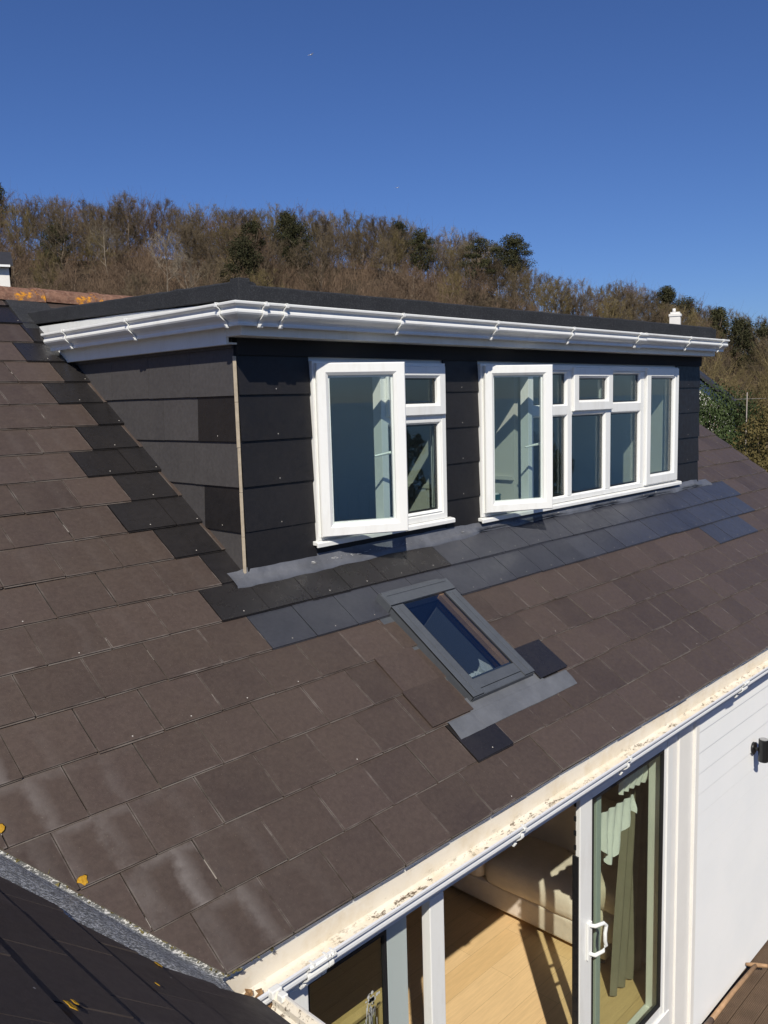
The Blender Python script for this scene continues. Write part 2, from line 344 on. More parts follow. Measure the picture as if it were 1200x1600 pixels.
# ------------------------------------------------------------------ house
house = thing('house', 'slate roofed white house with a black dormer and glass patio doors', 'house', (2.5, 1.5, -3.62))
def slate_field(mb, P, x0, x1, vb, vt, hclip, holes, isnew, stainf, xoff, tk=.0065, wid=.3033, gauge=G, lowtilt=.0125, lime=.27):
    k = 0; v = vb; hall = hclip
    while v < vt:
        hclip = hall(k) if callable(hall) else hall
        n0 = math.floor((x0-xoff)/wid)-1; off = xoff+(wid/2 if k % 2 else 0)
        x = off+n0*wid
        while x < x1:
            g = .0016+random.random()*.0018; dz = random.gauss(0, .0011); rot = random.gauss(0, .0022); dv = random.gauss(0, .0018)
            a, b = x+g, x+wid-g; lo = v+dv; hi = min(v+gauge+.03, vt)
            poly = [(a, lo), (b, lo+rot*wid), (b, hi), (a, hi)]
            for h in hclip: poly = clip(poly, *h)
            ps = [poly] if area(poly) > 2e-4 else []
            for h in holes: ps = sub_rect(ps, *h)
            nw = isnew(x+wid/2, v, k); ni = 5 if nw == 2 else 1; rv = random.random(); stn = stainf(x+wid/2, v)
            if nw: dz += .002
            for p in ps:
                def hgt(q): return lowtilt*(1-(q[1]-v)/(gauge+.03))+.004+dz
                top = [P(q[0], q[1], hgt(q)+tk) for q in p]; bot = [P(q[0], q[1], hgt(q)) for q in p]
                m = len(p); mi = ni if nw else 0
                f = mb.face(top, mi, rnd=rv, stain=stn); mb.uv[f] = [((q[0]-a)/(b-a), (q[1]-v)/gauge) for q in p]
                for i in range(m):
                    j = (i+1) % m; f = mb.face([bot[i], bot[j], top[j], top[i]], mi, rnd=rv*.6, stain=0, edge=1.); mb.uv[f] = [(.5, .5)]*4
            for p in ps:                                   # the under-lapped tail showing below the edge
                q = [z for z in p]
                if area(q) < .05: continue
                q = clip([(a+.002, lo-.0045+random.gauss(0, .0012)), (b-.002, lo-.0045+random.gauss(0, .0012)), (b-.002, lo+.03), (a+.002, lo+.03)], 0, 1, 99)
                for h in hclip: q = clip(q, *h)
                qs = [q]
                for h in holes: qs = sub_rect(qs, *h)
                for q in qs:
                    if area(q) < 1e-4: continue
                    f0 = len(mb.f); mb.prism([P(z[0], z[1], .0122+dz) for z in q], P(0, 0, .0042)-P(0, 0, 0), ni if nw else 0, rnd=rv, stain=0., edge=1.)
                    for k_ in range(f0, len(mb.f)): mb.uv[k_] = [(.5, .5)]*len(mb.f[k_])
                break
            if ps and nw and area(ps[0]) > .05:
                c = ((a+b)/2, lo+.03); 
                if not any(h[0] < c[0] < h[1] and h[2] < c[1] < h[3] for h in holes):
                    hh = lowtilt*.9+.004+dz+tk+.0008
                    mb.face([P(c[0]+.0036*math.cos(t), c[1]+.0036*math.sin(t), hh) for t in [PI*q/4 for q in range(8)]], 3)
            elif ps and random.random() < .18 and area(ps[0]) > .05:
                hh = lowtilt*.9+.004+dz+tk+.0008; c = ((a+b)/2+random.gauss(0, .01), lo+.02)
                mb.face([P(c[0]+.0035*math.cos(t), c[1]+.0035*math.sin(t), hh) for t in [PI*q/3 for q in range(6)]], 3)
            # pale lime caught in the perpend joint
            if ps and random.random() < lime and not nw:
                l0 = random.uniform(0, .55)*gauge; l1 = l0+random.uniform(.08, .45)*gauge
                q = [(b+.0002, lo+l0), (b+random.uniform(.6, 1.9)*g, lo+l0+.004), (b+random.uniform(.6, 1.9)*g, lo+l1), (b+.0002, lo+l1-.006)]
                for h in hclip: q = clip(q, *h)
                qs = [q] if len(q) > 2 else []
                for h in holes: qs = sub_rect(qs, *h)
                for q in qs: mb.face([P(z[0], z[1], lowtilt*(1-(z[1]-v)/(gauge+.03))+.004+tk*.8) for z in q], 2)
            x += wid
        k += 1; v += gauge
row_left = {7: -.33, 8: -.475, 9: -.345, 10: -.485, 11: -.344, 12: -.175, 13: -.32, 14: -.165, 15: -.31, 16: -.16, 17: -.30, 18: -.16}
def new_main(x, v, k):
    n = round((v-V0)/G)           # row whose lower edge is at V0+n*G
    if n == -1: return (2 if x > 1.5 else 1) if -.34 < x < 6.2 else 0
    if n == -2: return 2 if -.19 < x < 6.1 else 0
    if n == -3: return 2 if 4.75 < x < 5.85 else 0
    if n == -5: return 1.28 < x < 1.58
    if n == -6: return .46 < x < .78
    if n >= 0 and x < .02:
        return x > row_left.get(n+6, -.3)
    return False
XL = 0
mb = MB()
vb = V0-7*G
hclips = [(-1, -VS, 1.245+VS*1.798), (1, 0, XR)]
def stain_main(x, v):
    d = (x+1.25)*.85+(v+1.8)*.52     # distance from the valley
    return max(0, 1-abs(d-.14)/.34)*random.uniform(.25, 1.1) if v < -.45 else (random.uniform(0, .12))
slate_field(mb, roofp, -4.6, XR+.3, vb, VR, hclips, [(0.0, DW, -.055, 2.74), SK], new_main, stain_main, -.945+.0)
under = [[(-4.6, VE+.01), (XR-.02, VE+.01), (XR-.02, VR), (-4.6, VR)]]
u2 = []
for p in under:
    p = clip(p, -1, -VS, 1.25+VS*1.798); u2.append(p)
for h in ((.03, DW-.03, -.0, 2.7), SK): u2 = sub_rect(u2, *h)
for p in u2:
    if area(p) > 1e-3: mb.prism([roofp(q[0], q[1], -.03) for q in p], roofp(0, 0, .028)-roofp(0, 0, 0), 4, rnd=0., stain=0.)
# back slope and verge boards
mb.prism([roofp(-4.6, VR, -.03), roofp(XR, VR, -.03), Vector((XR, 2*VR*ct+3, -1.2)), Vector((-4.6, 2*VR*ct+3, -1.2))], (0, 0, .02), 4)
roof = mb.build('roof', [M['slate'], M['newslate'], M['pale_joint'], M['rivet'], M['dark'], M['newslate_b']], house, fixn=True)
roof['label'] = 'weathered brown slates with new black ones around the dormer'
# ridge tiles
mb0 = None
x = -3.1; 
for i in range(10):
    mb = MB(); L0 = .45
    for (xa, xb, r) in ((x, x+L0, .118), (x+L0-.05, x+L0+.005, .128)):
        rows = []
        for xx in (xa, xb):
            c = roofp(xx, VR, -.035); rows.append([Vector((xx, c.y+math.cos(t)*r, c.z+math.sin(t)*r*.92)) for t in [PI*q/12 for q in range(13)]]+[Vector((xx, c.y+math.cos(t)*(r-.018), c.z+math.sin(t)*(r-.018)*.92)) for t in [PI*(12-q)/12 for q in range(13)]])
        mb.sweep(rows, closed_prof=True, caps=True, smooth=False)
    o = mb.build('ridge_tile', M['terracotta'], roof); o.rotation_euler = (0, random.gauss(0, .012), random.gauss(0, .01))
    x += L0+.012
# lichen and moss on the slates
def blob(mb, P, a, b, r, seed, h=.006, el=1.0):
    rr = random.Random(seed); n = 14; pts = [r*(1+rr.uniform(-.3, .3)) for _ in range(n)]
    ring0 = [P(a+math.cos(2*PI*i/n)*pts[i]*el, b+math.sin(2*PI*i/n)*pts[i], .0235) for i in range(n)]
    ring1 = [P(a+math.cos(2*PI*i/n)*pts[i]*.72*el, b+math.sin(2*PI*i/n)*pts[i]*.72, .0235+h) for i in range(n)]
    ring2 = [P(a+math.cos(2*PI*i/n)*pts[i]*.25*el, b+math.sin(2*PI*i/n)*pts[i]*.25, .0235+h*.6) for i in range(n)]
    mb.sweep([[p for p in r_] for r_ in (ring0, ring1, ring2)], closed_prof=True, caps=True, smooth=True)
for a_, b_, r_, s_ in ((-1.530, -1.262, .020, 1), (-1.70, -.955, .022, 4)):
    mb = MB(); blob(mb, lambda a, b, o: roofp(a, b, o), a_, b_, r_, s_, .0015); mb.build('lichen', M['lichen'], roof)
# wing roof
def new_none(x, v, k): return False
mb = MB()
# valley in wing coordinates: at up-slope w, main v: z equal -> y of valley
def val_y(w): return (-1.0171+w*sw)/tt
c_b = sw/tt
slate_field(mb, lambda y, w, o: wingp(y, w, o), -7.5, 3.0, -.03, 3.55, lambda k: [(1, 0, -1.635)] if k == 0 else ([(1, -.14, -1.69)] if k == 1 else [(1, -c_b, -1.0171/tt-.63)]), [], new_none, lambda x, v: random.uniform(0, .5)*(random.random() < .4), -.1, lowtilt=.016, lime=.08)
p = clip([(-7.5, 0.002), (3, 0.002), (3, 3.5), (-7.5, 3.5)], 1, -c_b, -1.0171/tt-.02)
mb.prism([wingp(q[0], q[1], -.03) for q in p], wingp(0, 0, .026)-wingp(0, 0, 0), 4, rnd=0., stain=0.)
mb.prism([wingp(-7.5, 3.5, -.03), wingp(2.2, 3.5, -.03), Vector((-8, 2.2, -1)), Vector((-8, -7.5, -1))], (0, 0, .02), 4)
wing_roof = mb.build('wing_roof', [M['wingslate'], M['newslate'], M['pale_joint'], M['rivet'], M['dark']], house)
mb = MB()
wc = lambda P: (P[1], (P[0]-XV0)/-cw)
for i, (X, Y) in enumerate(((-1.492, -1.504), (-1.51, -1.53), (-1.47, -1.49), (-1.53, -1.515), (-1.627, -1.683), (-1.671, -1.547), (-1.655, -1.54), (-2.139, -2.267), (-2.12, -2.24), (-1.80, -1.38), (-1.754, -1.898))):
    lo_ = -.014 if Y > val_y((X-XV0)/-cw)-.63 else .004
    mb = MB(); blob(mb, lambda a, b, o: wingp(a, b, o+lo_), Y, (X-XV0)/-cw, (.020, .014, .013, .010, .012, .015, .011, .013, .009, .007, .007)[i], 20+i, .001, 1.5); mb.build('lichen', M['lichen'], wing_roof)
# valley lining
mb = MB(); rows = []
for i in range(120):
    v = VE-.0+i*(VR-VE)/119; xv = XV0-VS*(v+1.80)
    w = (XV0-xv)/cw; yv = v*ct
    j = lambda s: random.gauss(0, s)
    q = min(1., max(0., w)/.45); cl = lambda a: max(a, -1.69) if w < .5 else a
    rows.append([roofp(xv+.10, v, .001), roofp(xv+.05, v, .004+j(.0012)), roofp(xv+.012, v, .006+j(.001)), wingp(cl(yv-.04), w, .006+.006*q+j(.0012)), wingp(cl(yv-.16), w, .005+.017*q+j(.0012)), wingp(cl(yv-.34), w, .004+.019*q+j(.0012)), wingp(cl(yv-.52), w, .004+.013*q+j(.0012)), wingp(cl(yv-.72), w, .003)])
mb.sweep(rows, smooth=True); vl = mb.build('valley_lining', M['valley'], house)
# mortar crumbs and moss along the valley and eaves
mb = MB()
for i in range(90):
    v = random.uniform(VE, -1.0) if i < 60 else random.uniform(VE-.005, VE+.05); xv = XV0-VS*(v+1.80)+random.uniform(.018, .04)
    if i >= 60: xv = random.uniform(-1.24, -1.0)
    c = roofp(xv, v, .006); r = random.uniform(.003, .009)
    vs = [c+Vector((random.gauss(0, 1), random.gauss(0, 1), random.gauss(0, .6)))*r for _ in range(6)]
    mb.raw(vs, [(0,1,2),(0,2,3),(0,3,4),(0,4,1),(5,2,1),(5,3,2),(5,4,3),(5,1,4)], 0)
mo = mb.build('moss', M['moss'], vl); mo['kind'] = 'stuff'
# ------------------------------------------------------------------ dormer walls
ZT = 1.21
LW = (.52, 1.715, .13, 1.185); RW = (2.11, 5.25, .085, 1.19)
mb = MB()
# structural front wall (inside skin) around the openings
for a, b in (((.02, .012, -.3), (LW[0], .11, 1.30)), ((LW[1], .012, -.3), (RW[0], .11, 1.30)), ((RW[1], .012, -.3), (DW-.02, .11, 1.30)),
             ((LW[0], .012, -.3), (LW[1], .11, LW[2])), ((RW[0], .012, -.3), (RW[1], .11, RW[2])), ((LW[0], .012, LW[3]), (LW[1], .11, 1.30)), ((RW[0], .012, RW[3]), (RW[1], .11, 1.30))):
    mb.box(a, b)
dw = mb.build('dormer_wall', M['iwhite'], house)
def clad_front(mb, x0, x1, joints):
    k = 0; z = -.003
    while z < ZT-.02:
        zt = min(z+.25+.02, ZT)
        xs = [x0]+[j for j in joints[k % len(joints)] if x0 < j < x1]+[x1]
        for a, b in zip(xs, xs[1:]):
            dy = random.gauss(0, .0012); rv = random.random()
            lo = z+random.gauss(0, .0015); g = .0012
            f0 = len(mb.f)
            y_lo, y_hi = -.016+dy, -.004+dy
            P = [(a+g, y_lo, lo), (b-g, y_lo, lo), (b-g, y_hi, zt), (a+g, y_hi, zt)]; Q = [(p[0], p[1]+.0065, p[2]) for p in P]
            f = mb.face(P, 0, rnd=rv, stain=0.); mb.uv[f] = [(0, 0), (1, 0), (1, 1), (0, 1)]
            for i in range(4):
                j = (i+1) % 4; mb.face([P[i], P[j], Q[j], Q[i]], 0, rnd=rv*.5, stain=0.)
            if b-a > .2:
                c = (a+b)/2; mb.face([(c+.0036*math.cos(t), y_lo+.0008, lo+.03+.0036*math.sin(t)) for t in [PI*q/4 for q in range(8)]], 1)
        z += .25; k += 1
mb = MB()
clad_front(mb, .006, LW[0]-.004, [[], []]); clad_front(mb, LW[1]+.004, RW[0]-.004, [[], []]); clad_front(mb, RW[1]+.004, DW, [[], []])
mb.box((LW[0]-.003, -.010, -.03), (LW[1]+.003, .010, .085), 0, rnd=.4); mb.box((RW[0]-.003, -.010, -.03), (RW[1]+.003, .010, .045), 0, rnd=.6)
mb.box((.004, -.020, ZT), (DW+.012, .010, 1.335), 2)
front = mb.build('front_cladding', [M['newslate_d'], M['rivet'], M['dark']], house)
# cheeks: slates with the roof slope cut off
M['cheek'] = slate_material('sheen grey cheek slate', (.056, .052, .052), (.060, .055, .053), .5, .5, False)  # black slates; their sheen at grazing angle is put into a greyer base colour
for side, X, sg in ((0, 0., -1), (1, DW, 1)):
    mb = MB(); k = 0; z = -.003
    while z < 1.30:
        zt = min(z+.27, 1.30)
        y0 = max(.004, z/tt-.02); joints = [.0]+[.42+.45*i+(.22 if k % 2 else 0) for i in range(6)]
        if k == 1: joints = [0., .34, .8, 1.25]
        if k == 3: joints = [0., .36, .72, 1.2, 1.65]
        if k == 2: joints = [0., .42, .8, 1.25, 1.7]
        for a, b in zip(joints, joints[1:]+[joints[-1]+.5]):
            lo = z+random.gauss(0, .0015)
            poly = clip([(a+.0012, lo), (b-.0012, lo), (b-.0012, zt), (a+.0012, zt)], 1, -1/tt, .012)
            if area(poly) < 5e-4: continue
            rv = random.random(); rv = 0.0 if (side == 0 and a == 0. and k in (1, 3)) else .55+.45*rv
            def px(q): return X+sg*(.017-.012*(q[1]-z)/.27)
            A = [(px(q), q[0]+.004, q[1]) for q in poly]; Bk = [(p[0]-sg*.0065, p[1], p[2]) for p in A]; m = len(A)
            mi = 3 if (side == 0 and a == 0. and k in (1, 3)) else 0
            f = mb.face(A, mi, rnd=rv, stain=0.); mb.uv[f] = [(.5, .5)]*m
            for i in range(m): j = (i+1) % m; mb.face([A[i], A[j], Bk[j], Bk[i]], mi, rnd=rv*.5, stain=0.)
            if mi == 3: mb.face([(X+sg*.0185, .17+.0036*math.cos(t), lo+.03+.0036*math.sin(t)) for t in [PI*q/4 for q in range(8)]], 1)
        z += .25; k += 1
    tri = [(X, .0, -.02), (X, .0, 1.33), (X, 1.33/tt, 1.33)]
    mb.prism(tri, (-sg*.09, 0, 0), 2)
    cheek = mb.build('cheek_cladding', [M['cheek'], M['rivet'], M['dark'], M['newslate']], house)
mb = MB(); 
for k in range(5):
    z0 = -.02+.245*k; mb.box((-.0185+random.gauss(0, .001), -.0185, z0), (-.006, -.006, z0+.243))
mb.build('corner_batten', mat('raw timber edge', (.50, .42, .31), .8, .2, .2, 20), house)
# ------------------------------------------------------------------ windows
FP = [(0, .05), (0, -.028), (.038, -.028), (.052, -.012), (.052, .05)]
def sash_prof(y, w=.062, d=.06): return [(0, y+d), (0, y+.006), (.006, y), (w-.018, y), (w, y+.014), (w, y+d)]
def pane(parent, x0, x1, z0, z1, y, name='pane', loc=None, m='glass'):
    b = MB(); b.box((x0, y, z0), (x1, y+.004, z1)); b.box((x0, y+.02, z0), (x1, y+.024, z1)); return b.build(name, M[m], parent)
def spacer(mb, x0, x1, z0, z1, y, mi=0):
    mb.ring(x0, x1, z0, z1, [(0, y+.001), (.012, y+.001), (.012, y+.019), (0, y+.019)], mi)
def handle(parent, x, y, z, sgn=-1, inside=True):
    b = MB(); s = 1 if inside else -1
    b.box((x-.014, y, z-.06), (x+.014, y+s*.012, z+.06)); b.tube([(x, y, z+.01), (x, y+s*.035, z+.01), (x+sgn*.03, y+s*.045, z+.005), (x+sgn*.11, y+s*.045, z-.01)], [.01, .011, .011, .007])
    return b.build('handle', M['upvc'], parent, .002)
def mitre_lines(*a): pass
def casement(parent, hx, z0, z1, w, ang, y=-.05):
    """side hung sash, built closed at the origin then swung out about its left edge"""
    e = bpy.data.objects.new('casement', None); COL.objects.link(e); ORG[e] = Vector((0, 0, 0))
    b = MB(); b.ring(0, w, z0, z1, sash_prof(0, .068, .06)); 
    b.ring(.066, w-.066, z0+.066, z1-.066, [(0, .012), (.012, .02), (.012, .055), (0, .055)])
    o = b.build('sash', M['upvc'], None); 
    return o
def make_window(X0, X1, Z0, Z1, name, label):
    b = MB(); b.ring(X0, X1, Z0, Z1, FP)
    return b
def finish_sash(ob, x, y, z, ang, parent):
    ob.parent = parent; ob.location = Vector((x, y, z))-ORG[parent]; ob.rotation_euler = (0, 0, ang)
def open_sash(parent, hx, z0, z1, w, ang):
    b = MB(); b.ring(0, w, 0, z1-z0, sash_prof(-.03, .072, .062))
    spacer(b, .072, w-.072, .072, z1-z0-.072, 0)
    b.tube([(.012, .045, .02), (.26, .06, .012)], .006, 6)
    ob = b.build('sash', M['upvc'], None, origin=(0, 0, 0)); finish_sash(ob, hx, -.034, z0, -ang, parent); ORG[ob] = Vector((0, 0, 0))
    p = pane(ob, .068, w-.068, .068, z1-z0-.068, 0.0)
    h = MB(); h.box((w-.06, .034, .40), (w-.03, .046, .54)); h.tube([(w-.045, .04, .48), (w-.045, .075, .48), (w-.08, .085, .475), (w-.17, .085, .46)], [.011, .011, .010, .007])
    h.build('handle', M['upvc'], ob, .002)
    return ob
def fixed(b, win, x0, x1, z0, z1):
    b.ring(x0, x1, z0, z1, [(0, -.026), (.005, -.026), (.017, -.010), (.017, .03), (0, .03)]); spacer(b, x0+.016, x1-.016, z0+.016, z1-.016, .0, 1)
    return (x0+.012, x1-.012, z0+.012, z1-.012)
def closed_sash(win, x0, x1, z0, z1, w=.08):
    b = MB(); b.ring(x0, x1, z0, z1, sash_prof(-.052, w, .06)); spacer(b, x0+w-.002, x1-w+.002, z0+w-.002, z1-w+.002, -.02, 1)
    s = b.build('sash', [M['upvc'], M['gasket']], win); pane(s, x0+w-.006, x1-w+.006, z0+w-.006, z1-w+.006, -.02); return s
HINGE = math.radians(27.6)
# left window
def sill(win, x0, x1, z):
    b = MB(); pr = [(.03, z), (-.052, z-.012), (-.058, z-.018), (-.058, z-.042), (-.046, z-.042), (-.046, z-.03), (.03, z-.03)]
    b.sweep([[(x, y, zz) for y, zz in pr] for x in (x0, x1)], closed_prof=True, caps=True); return b.build('sill', M['upvc'], win, .002)
b = MB(); X0, X1, Z0, Z1 = LW; b.ring(X0, X1, Z0, Z1, FP)
b.box((1.085, -.027, Z0+.045), (1.14, .045, Z1-.045)); b.box((1.14, -.0262, .800), (X1-.045, .045, .852))
f1 = fixed(b, None, 1.14, X1-.05, Z0+.05, .80); lw = b.build('dormer_window', [M['upvc'], M['gasket']], house, .0015)
lw['label'] = 'white two light dormer window with its left casement swung open'
pane(lw, *f1, 0.0); closed_sash(lw, 1.125, 1.695, .842, 1.165, .078); open_sash(lw, .537, .152, 1.172, .545, HINGE); sill(lw, LW[0]-.03, LW[1]+.05, LW[2]+.006)
# right window
b = MB(); X0, X1, Z0, Z1 = RW; b.ring(X0, X1, Z0, Z1, FP)
for a, c in ((2.70, 2.765), (3.262, 3.318), (3.872, 3.948), (4.502, 4.568)): b.box((a, -.027, Z0+.045), (c, .045, Z1-.045))
for a, c in ((2.765, 3.262), (3.318, 3.872), (3.948, 4.502)): b.box((a-.004, -.0262, .800), (c+.004, .045, .862))
Fx = []
for a, c in ((2.765, 3.262), (3.318, 3.872), (3.948, 4.502)): Fx.append(fixed(b, None, a, c, Z0+.035, .80))
for a, c in ((2.765, 3.262), (3.948, 4.502)): Fx.append(fixed(b, None, a, c, .862, Z1-.048))
rw = b.build('dormer_window', [M['upvc'], M['gasket']], house, .0015); rw['label'] = 'wide white five column dormer window with its left casement swung open'
for f in Fx: pane(rw, *f, 0.0)
closed_sash(rw, 3.322, 3.950, .820, 1.176, .088); closed_sash(rw, 4.575, 5.225, .098, 1.182, .092); open_sash(rw, 2.132, .115, 1.175, .545, HINGE); sill(rw, RW[0]-.03, RW[1]+.06, RW[2]+.003)
# ------------------------------------------------------------------ flashing below the dormer
mb = MB(); rows = []
n = 90
for i in range(n+1):
    x = -.115+(6.0+.02+.115)*i/n
    wv = .006*math.sin(x*7)+.004*math.sin(x*19+1)+random.gauss(0, .002); lo = (-.100+wv if x < 2 else -.075+wv) if 0 < i < n else -.09
    if x > .45: lo += .02
    hz = .0
    if x < -.02 or x > DW+.02: rows.append([roofp(x, .03, .021), roofp(x, .01, .024), roofp(x, -.04, .027), roofp(x, lo+.01, .026), roofp(x, lo, .016)])
    else: rows.append([Vector((x, -.0135, .055+random.gauss(0, .002))), Vector((x, -.022, .026)), roofp(x, -.045, .031+random.gauss(0, .0015)), roofp(x, lo+.012, .028+random.gauss(0, .001)), roofp(x, lo, .016)])
mb.sweep(rows, smooth=True)
fl = mb.build('lead_flashing', M['lead'], house)
N_, L_, B_ = nd(M['lead']); 
mb = MB()
for i in range(70):
    x = random.gauss(.95, .22) if i < 52 else random.uniform(.5, 5); 
    c = roofp(x, random.gauss(-.028, .006), .0335); r = random.uniform(.002, .009)
    vs = [c+Vector((random.gauss(0, 1.6), random.gauss(0, .7), random.gauss(0, .25)))*r for _ in range(6)]
    mb.raw(vs, [(0,1,2),(0,2,3),(0,3,4),(0,4,1),(5,2,1),(5,3,2),(5,4,3),(5,1,4)])
mb.build('mastic_smear', mat('pale mastic', (.42, .42, .42), .5), fl)['kind'] = 'stuff'
# ------------------------------------------------------------------ dormer fascia, roof and gutter
YF, XF = -.16, -.066; ZG = 1.45
mb = MB()
mb.box((XF, YF, 1.30), (5.745, YF+.018, 1.475)); mb.box((XF+.002, YF+.018, 1.302), (5.743, .0, 1.312))          # front board, its soffit
mb.box((XF+.001, YF+.018, 1.303), (XF+.017, -.02, 1.474))
def side_board(x0, x1):
    mb.prism([(x0, -.02, 1.262), (x0, 1.262/tt, 1.262), (x0, 1.56/tt, 1.56), (x0, -.02, 1.475)], (x1-x0, 0, 0))
side_board(XF, XF+.018)
mb.prism([(XF+.018, -.018, 1.264), (XF+.018, 1.264/tt, 1.264), (XF+.018, 1.274/tt, 1.274), (XF+.018, -.018, 1.274)], (.062, 0, 0))
mb.prism([(DW+.045, YF+.02, 1.303), (DW+.045, 1.31/tt, 1.303), (DW+.045, 1.47/tt, 1.47), (DW+.045, YF+.02, 1.47)], (-.10, 0, 0))
fas = mb.build('dormer_fascia', M['upvc_b'], house, .002)
# felt roof: deck with raised kerbs
ZS = 1.475
mb = MB(); zb = ZS; 
yb = 1.62/tt
mb.prism([(XF-.0, YF+.02, 1.49), (5.78, YF+.02, 1.49), (5.78, 1.62/tt+.1, 1.53), (XF, 1.62/tt+.1, 1.53)], (0, 0, .03))
def kerb(p0, p1, w, h0, h1, n):       # tapered felt upstand swept from p0 to p1, w = inward vector
    p0, p1, w = Vector(p0), Vector(p1), Vector(w); rows = []
    k = 40
    for i in range(k+1):
        c = p0.lerp(p1, i/k); h = h0+(h1-h0)*i/k; jz = random.gauss(0, .0012); out = -w.normalized()*(.012+random.gauss(0, .0008)); up = Vector((0, 0, h+jz))
        rows.append([c+out, c+out+up*.93, c+out*.4+up, c+w*.8+up, c+w+up*.9, c+w])
    mb.sweep(rows, closed_prof=True, caps=True, smooth=False)
kerb((XF, YF, ZS-.012), (5.70, YF, ZS-.004), (0, .11, 0), .095, .112, 1)
kerb((XF, 2.36, 1.552), (XF, YF, ZS+.008), (.11, 0, 0), .092, .092, 1)
kerb((DW+.03, 2.36, 1.54), (DW+.03, YF+.01, ZS+.0), (-.11, 0, 0), .088, .098, 1)
mb.prism([(XF-.018, YF-.016, ZS-.003), (XF+.055, YF-.016, ZS-.003), (XF+.055, YF+.06, ZS-.003), (XF-.018, YF+.06, ZS-.003)], (.006, .006, .118))
mb.prism([(XF-.1, 1.50/tt+.0, 1.50), (XF-.1, 2.6, 2.6*tt+.02), (XF+.2, 2.6, 2.6*tt+.02), (XF+.2, 1.5/tt, 1.50)], roofp(0, 0, .02))
mb.build('felt_roof', M['felt'], house, .004)
# ogee gutter, swept with a mitre at the corner
OG = [(0., -.012), (.0, -.100), (.058, -.107), (.066, -.107), (.068, -.096), (.067, -.088), (.076, -.076), (.094, -.066), (.108, -.055), (.113, -.046), (.112, -.036), (.108, -.027), (.110, -.018), (.122, -.010), (.128, -.006), (.129, .004), (.120, .006), (.118, .0)]
OGI = [(o-.0035, z+.0035) for o, z in OG[::-1][1:-1]]+[(.0035, -.095), (.0035, -.012)]
OGF = OG+OGI
mb = MB()
def dg(o, z): return [Vector((XF-o, 1.90, ZG-.004+z)), Vector((XF-o, YF-o, ZG+z)), Vector((5.83, YF-o, ZG+z))]
rows = list(zip(*[dg(o, z) for o, z in OGF])); mb.sweep([list(r) for r in rows], closed_prof=True, caps=True)
mb.sweep([[Vector((5.828, YF-o, ZG+z)) for o, z in OG], [Vector((5.836, YF-o, ZG+z)) for o, z in OG]], closed_prof=True, caps=True)
dgut = mb.build('dormer_gutter', M['upvc'], house, .0012)
def gbracket(parent, x=None, y=None, w=.028, clipn=1, m='upvc', F=(YF, XF, ZG), prof=OG):
    b = MB(); pr = [(o+.0028 if i > 1 else o, z-.003 if i > 1 else z) for i, (o, z) in enumerate(prof)]
    pr2 = [(o+.006, z-.004) for o, z in pr[::-1]]; full = pr[2:]+pr2[:-2]
    yf, xf, zg = F
    if x is not None: rows = [[Vector((xx, yf-o, zg+z)) for o, z in full] for xx in (x-w/2, x+w/2)]
    else: rows = [[Vector((xf-o, yy, zg+z)) for o, z in full] for yy in (y-w/2, y+w/2)]
    b.sweep(rows, closed_prof=True, caps=True)
    # hooked tab under the gutter and the clip over its lip
    for dx in ([0] if clipn == 1 else [-w*.32, w*.32]):
        hook = [(.054, -.108), (.060, -.119), (.074, -.115), (.084, -.099), (.081, -.096), (.072, -.108), (.063, -.110)]
        lip = [(.108, .004), (.132, .006), (.133, -.010), (.137, -.009), (.137, .010), (.108, .009)]
        for pp in (hook, lip):
            if x is not None: b.prism([(x+dx-.0045, yf-o, zg+z) for o, z in pp], (.009, 0, 0))
            else: b.prism([(xf-o, y+dx-.0045, zg+z) for o, z in pp], (0, .009, 0))
    return b.build('gutter_bracket', M[m], parent, .001)
for x, w, n in ((-.0, .03, 1), (.135, .022, 1), (1.03, .022, 1), (1.97, .022, 1), (2.93, .022, 1), (4.03, .14, 2), (4.95, .022, 1), (5.68, .022, 1)): gbracket(dgut, x=x, w=w, clipn=n)
for y in (1.58, .78, -.13): gbracket(dgut, y=y, w=.022)
# ------------------------------------------------------------------ skylight
sx0, sx1, sv0, sv1 = .690, 1.245, -1.232, -.43
mb = MB()
def rbox(mb, x0, x1, v0, v1, o0, o1, mi=0, tx=0):
    P = [roofp(a, b, o*.68) for o in (o0, o1) for a, b in ((x0, v0), (x1, v0), (x1, v1), (x0, v1))]
    mb.raw(P, [(0,3,2,1),(4,5,6,7),(0,1,5,4),(1,2,6,5),(2,3,7,6),(3,0,4,7)], mi)
rbox(mb, sx0, sx0+.075, sv0+.05, sv1-.0, .0, .085); rbox(mb, sx1-.075, sx1, sv0+.05, sv1-.0, .0, .085)
rbox(mb, sx0+.075, sx1-.075, sv0+.05, sv0+.12, .0, .080); rbox(mb, sx0+.075, sx1-.075, sv1-.08, sv1, .0, .082)
sk = mb.build('skylight', M['skyframe'], house, .004); sk['label'] = 'grey metal roof window below the dormer'
mb = MB()   # raised cover rails
rbox(mb, sx0-.012, sx0+.085, sv0+.0, sv1-.085, .086, .102); rbox(mb, sx1-.085, sx1+.012, sv0+.0, sv1-.085, .086, .102)
rbox(mb, sx0-.012, sx0-.006, sv0+.0, sv1-.085, .010, .101); rbox(mb, sx1+.006, sx1+.012, sv0+.0, sv1-.085, .010, .101)
rbox(mb, sx0+.086, sx1-.086, sv0+.035, sv0+.10, .082, .097); rbox(mb, sx0+.086, sx1-.086, sv0-.002, sv0+.033, .075, .091)
rbox(mb, sx0-.006, sx1+.006, sv0-.006, sv0-.002, .030, .090)
rbox(mb, sx0+.03, sx0+.036, sv0+.01, sv1-.10, .102, .106); rbox(mb, sx1-.036, sx1-.03, sv0+.01, sv1-.10, .102, .106)
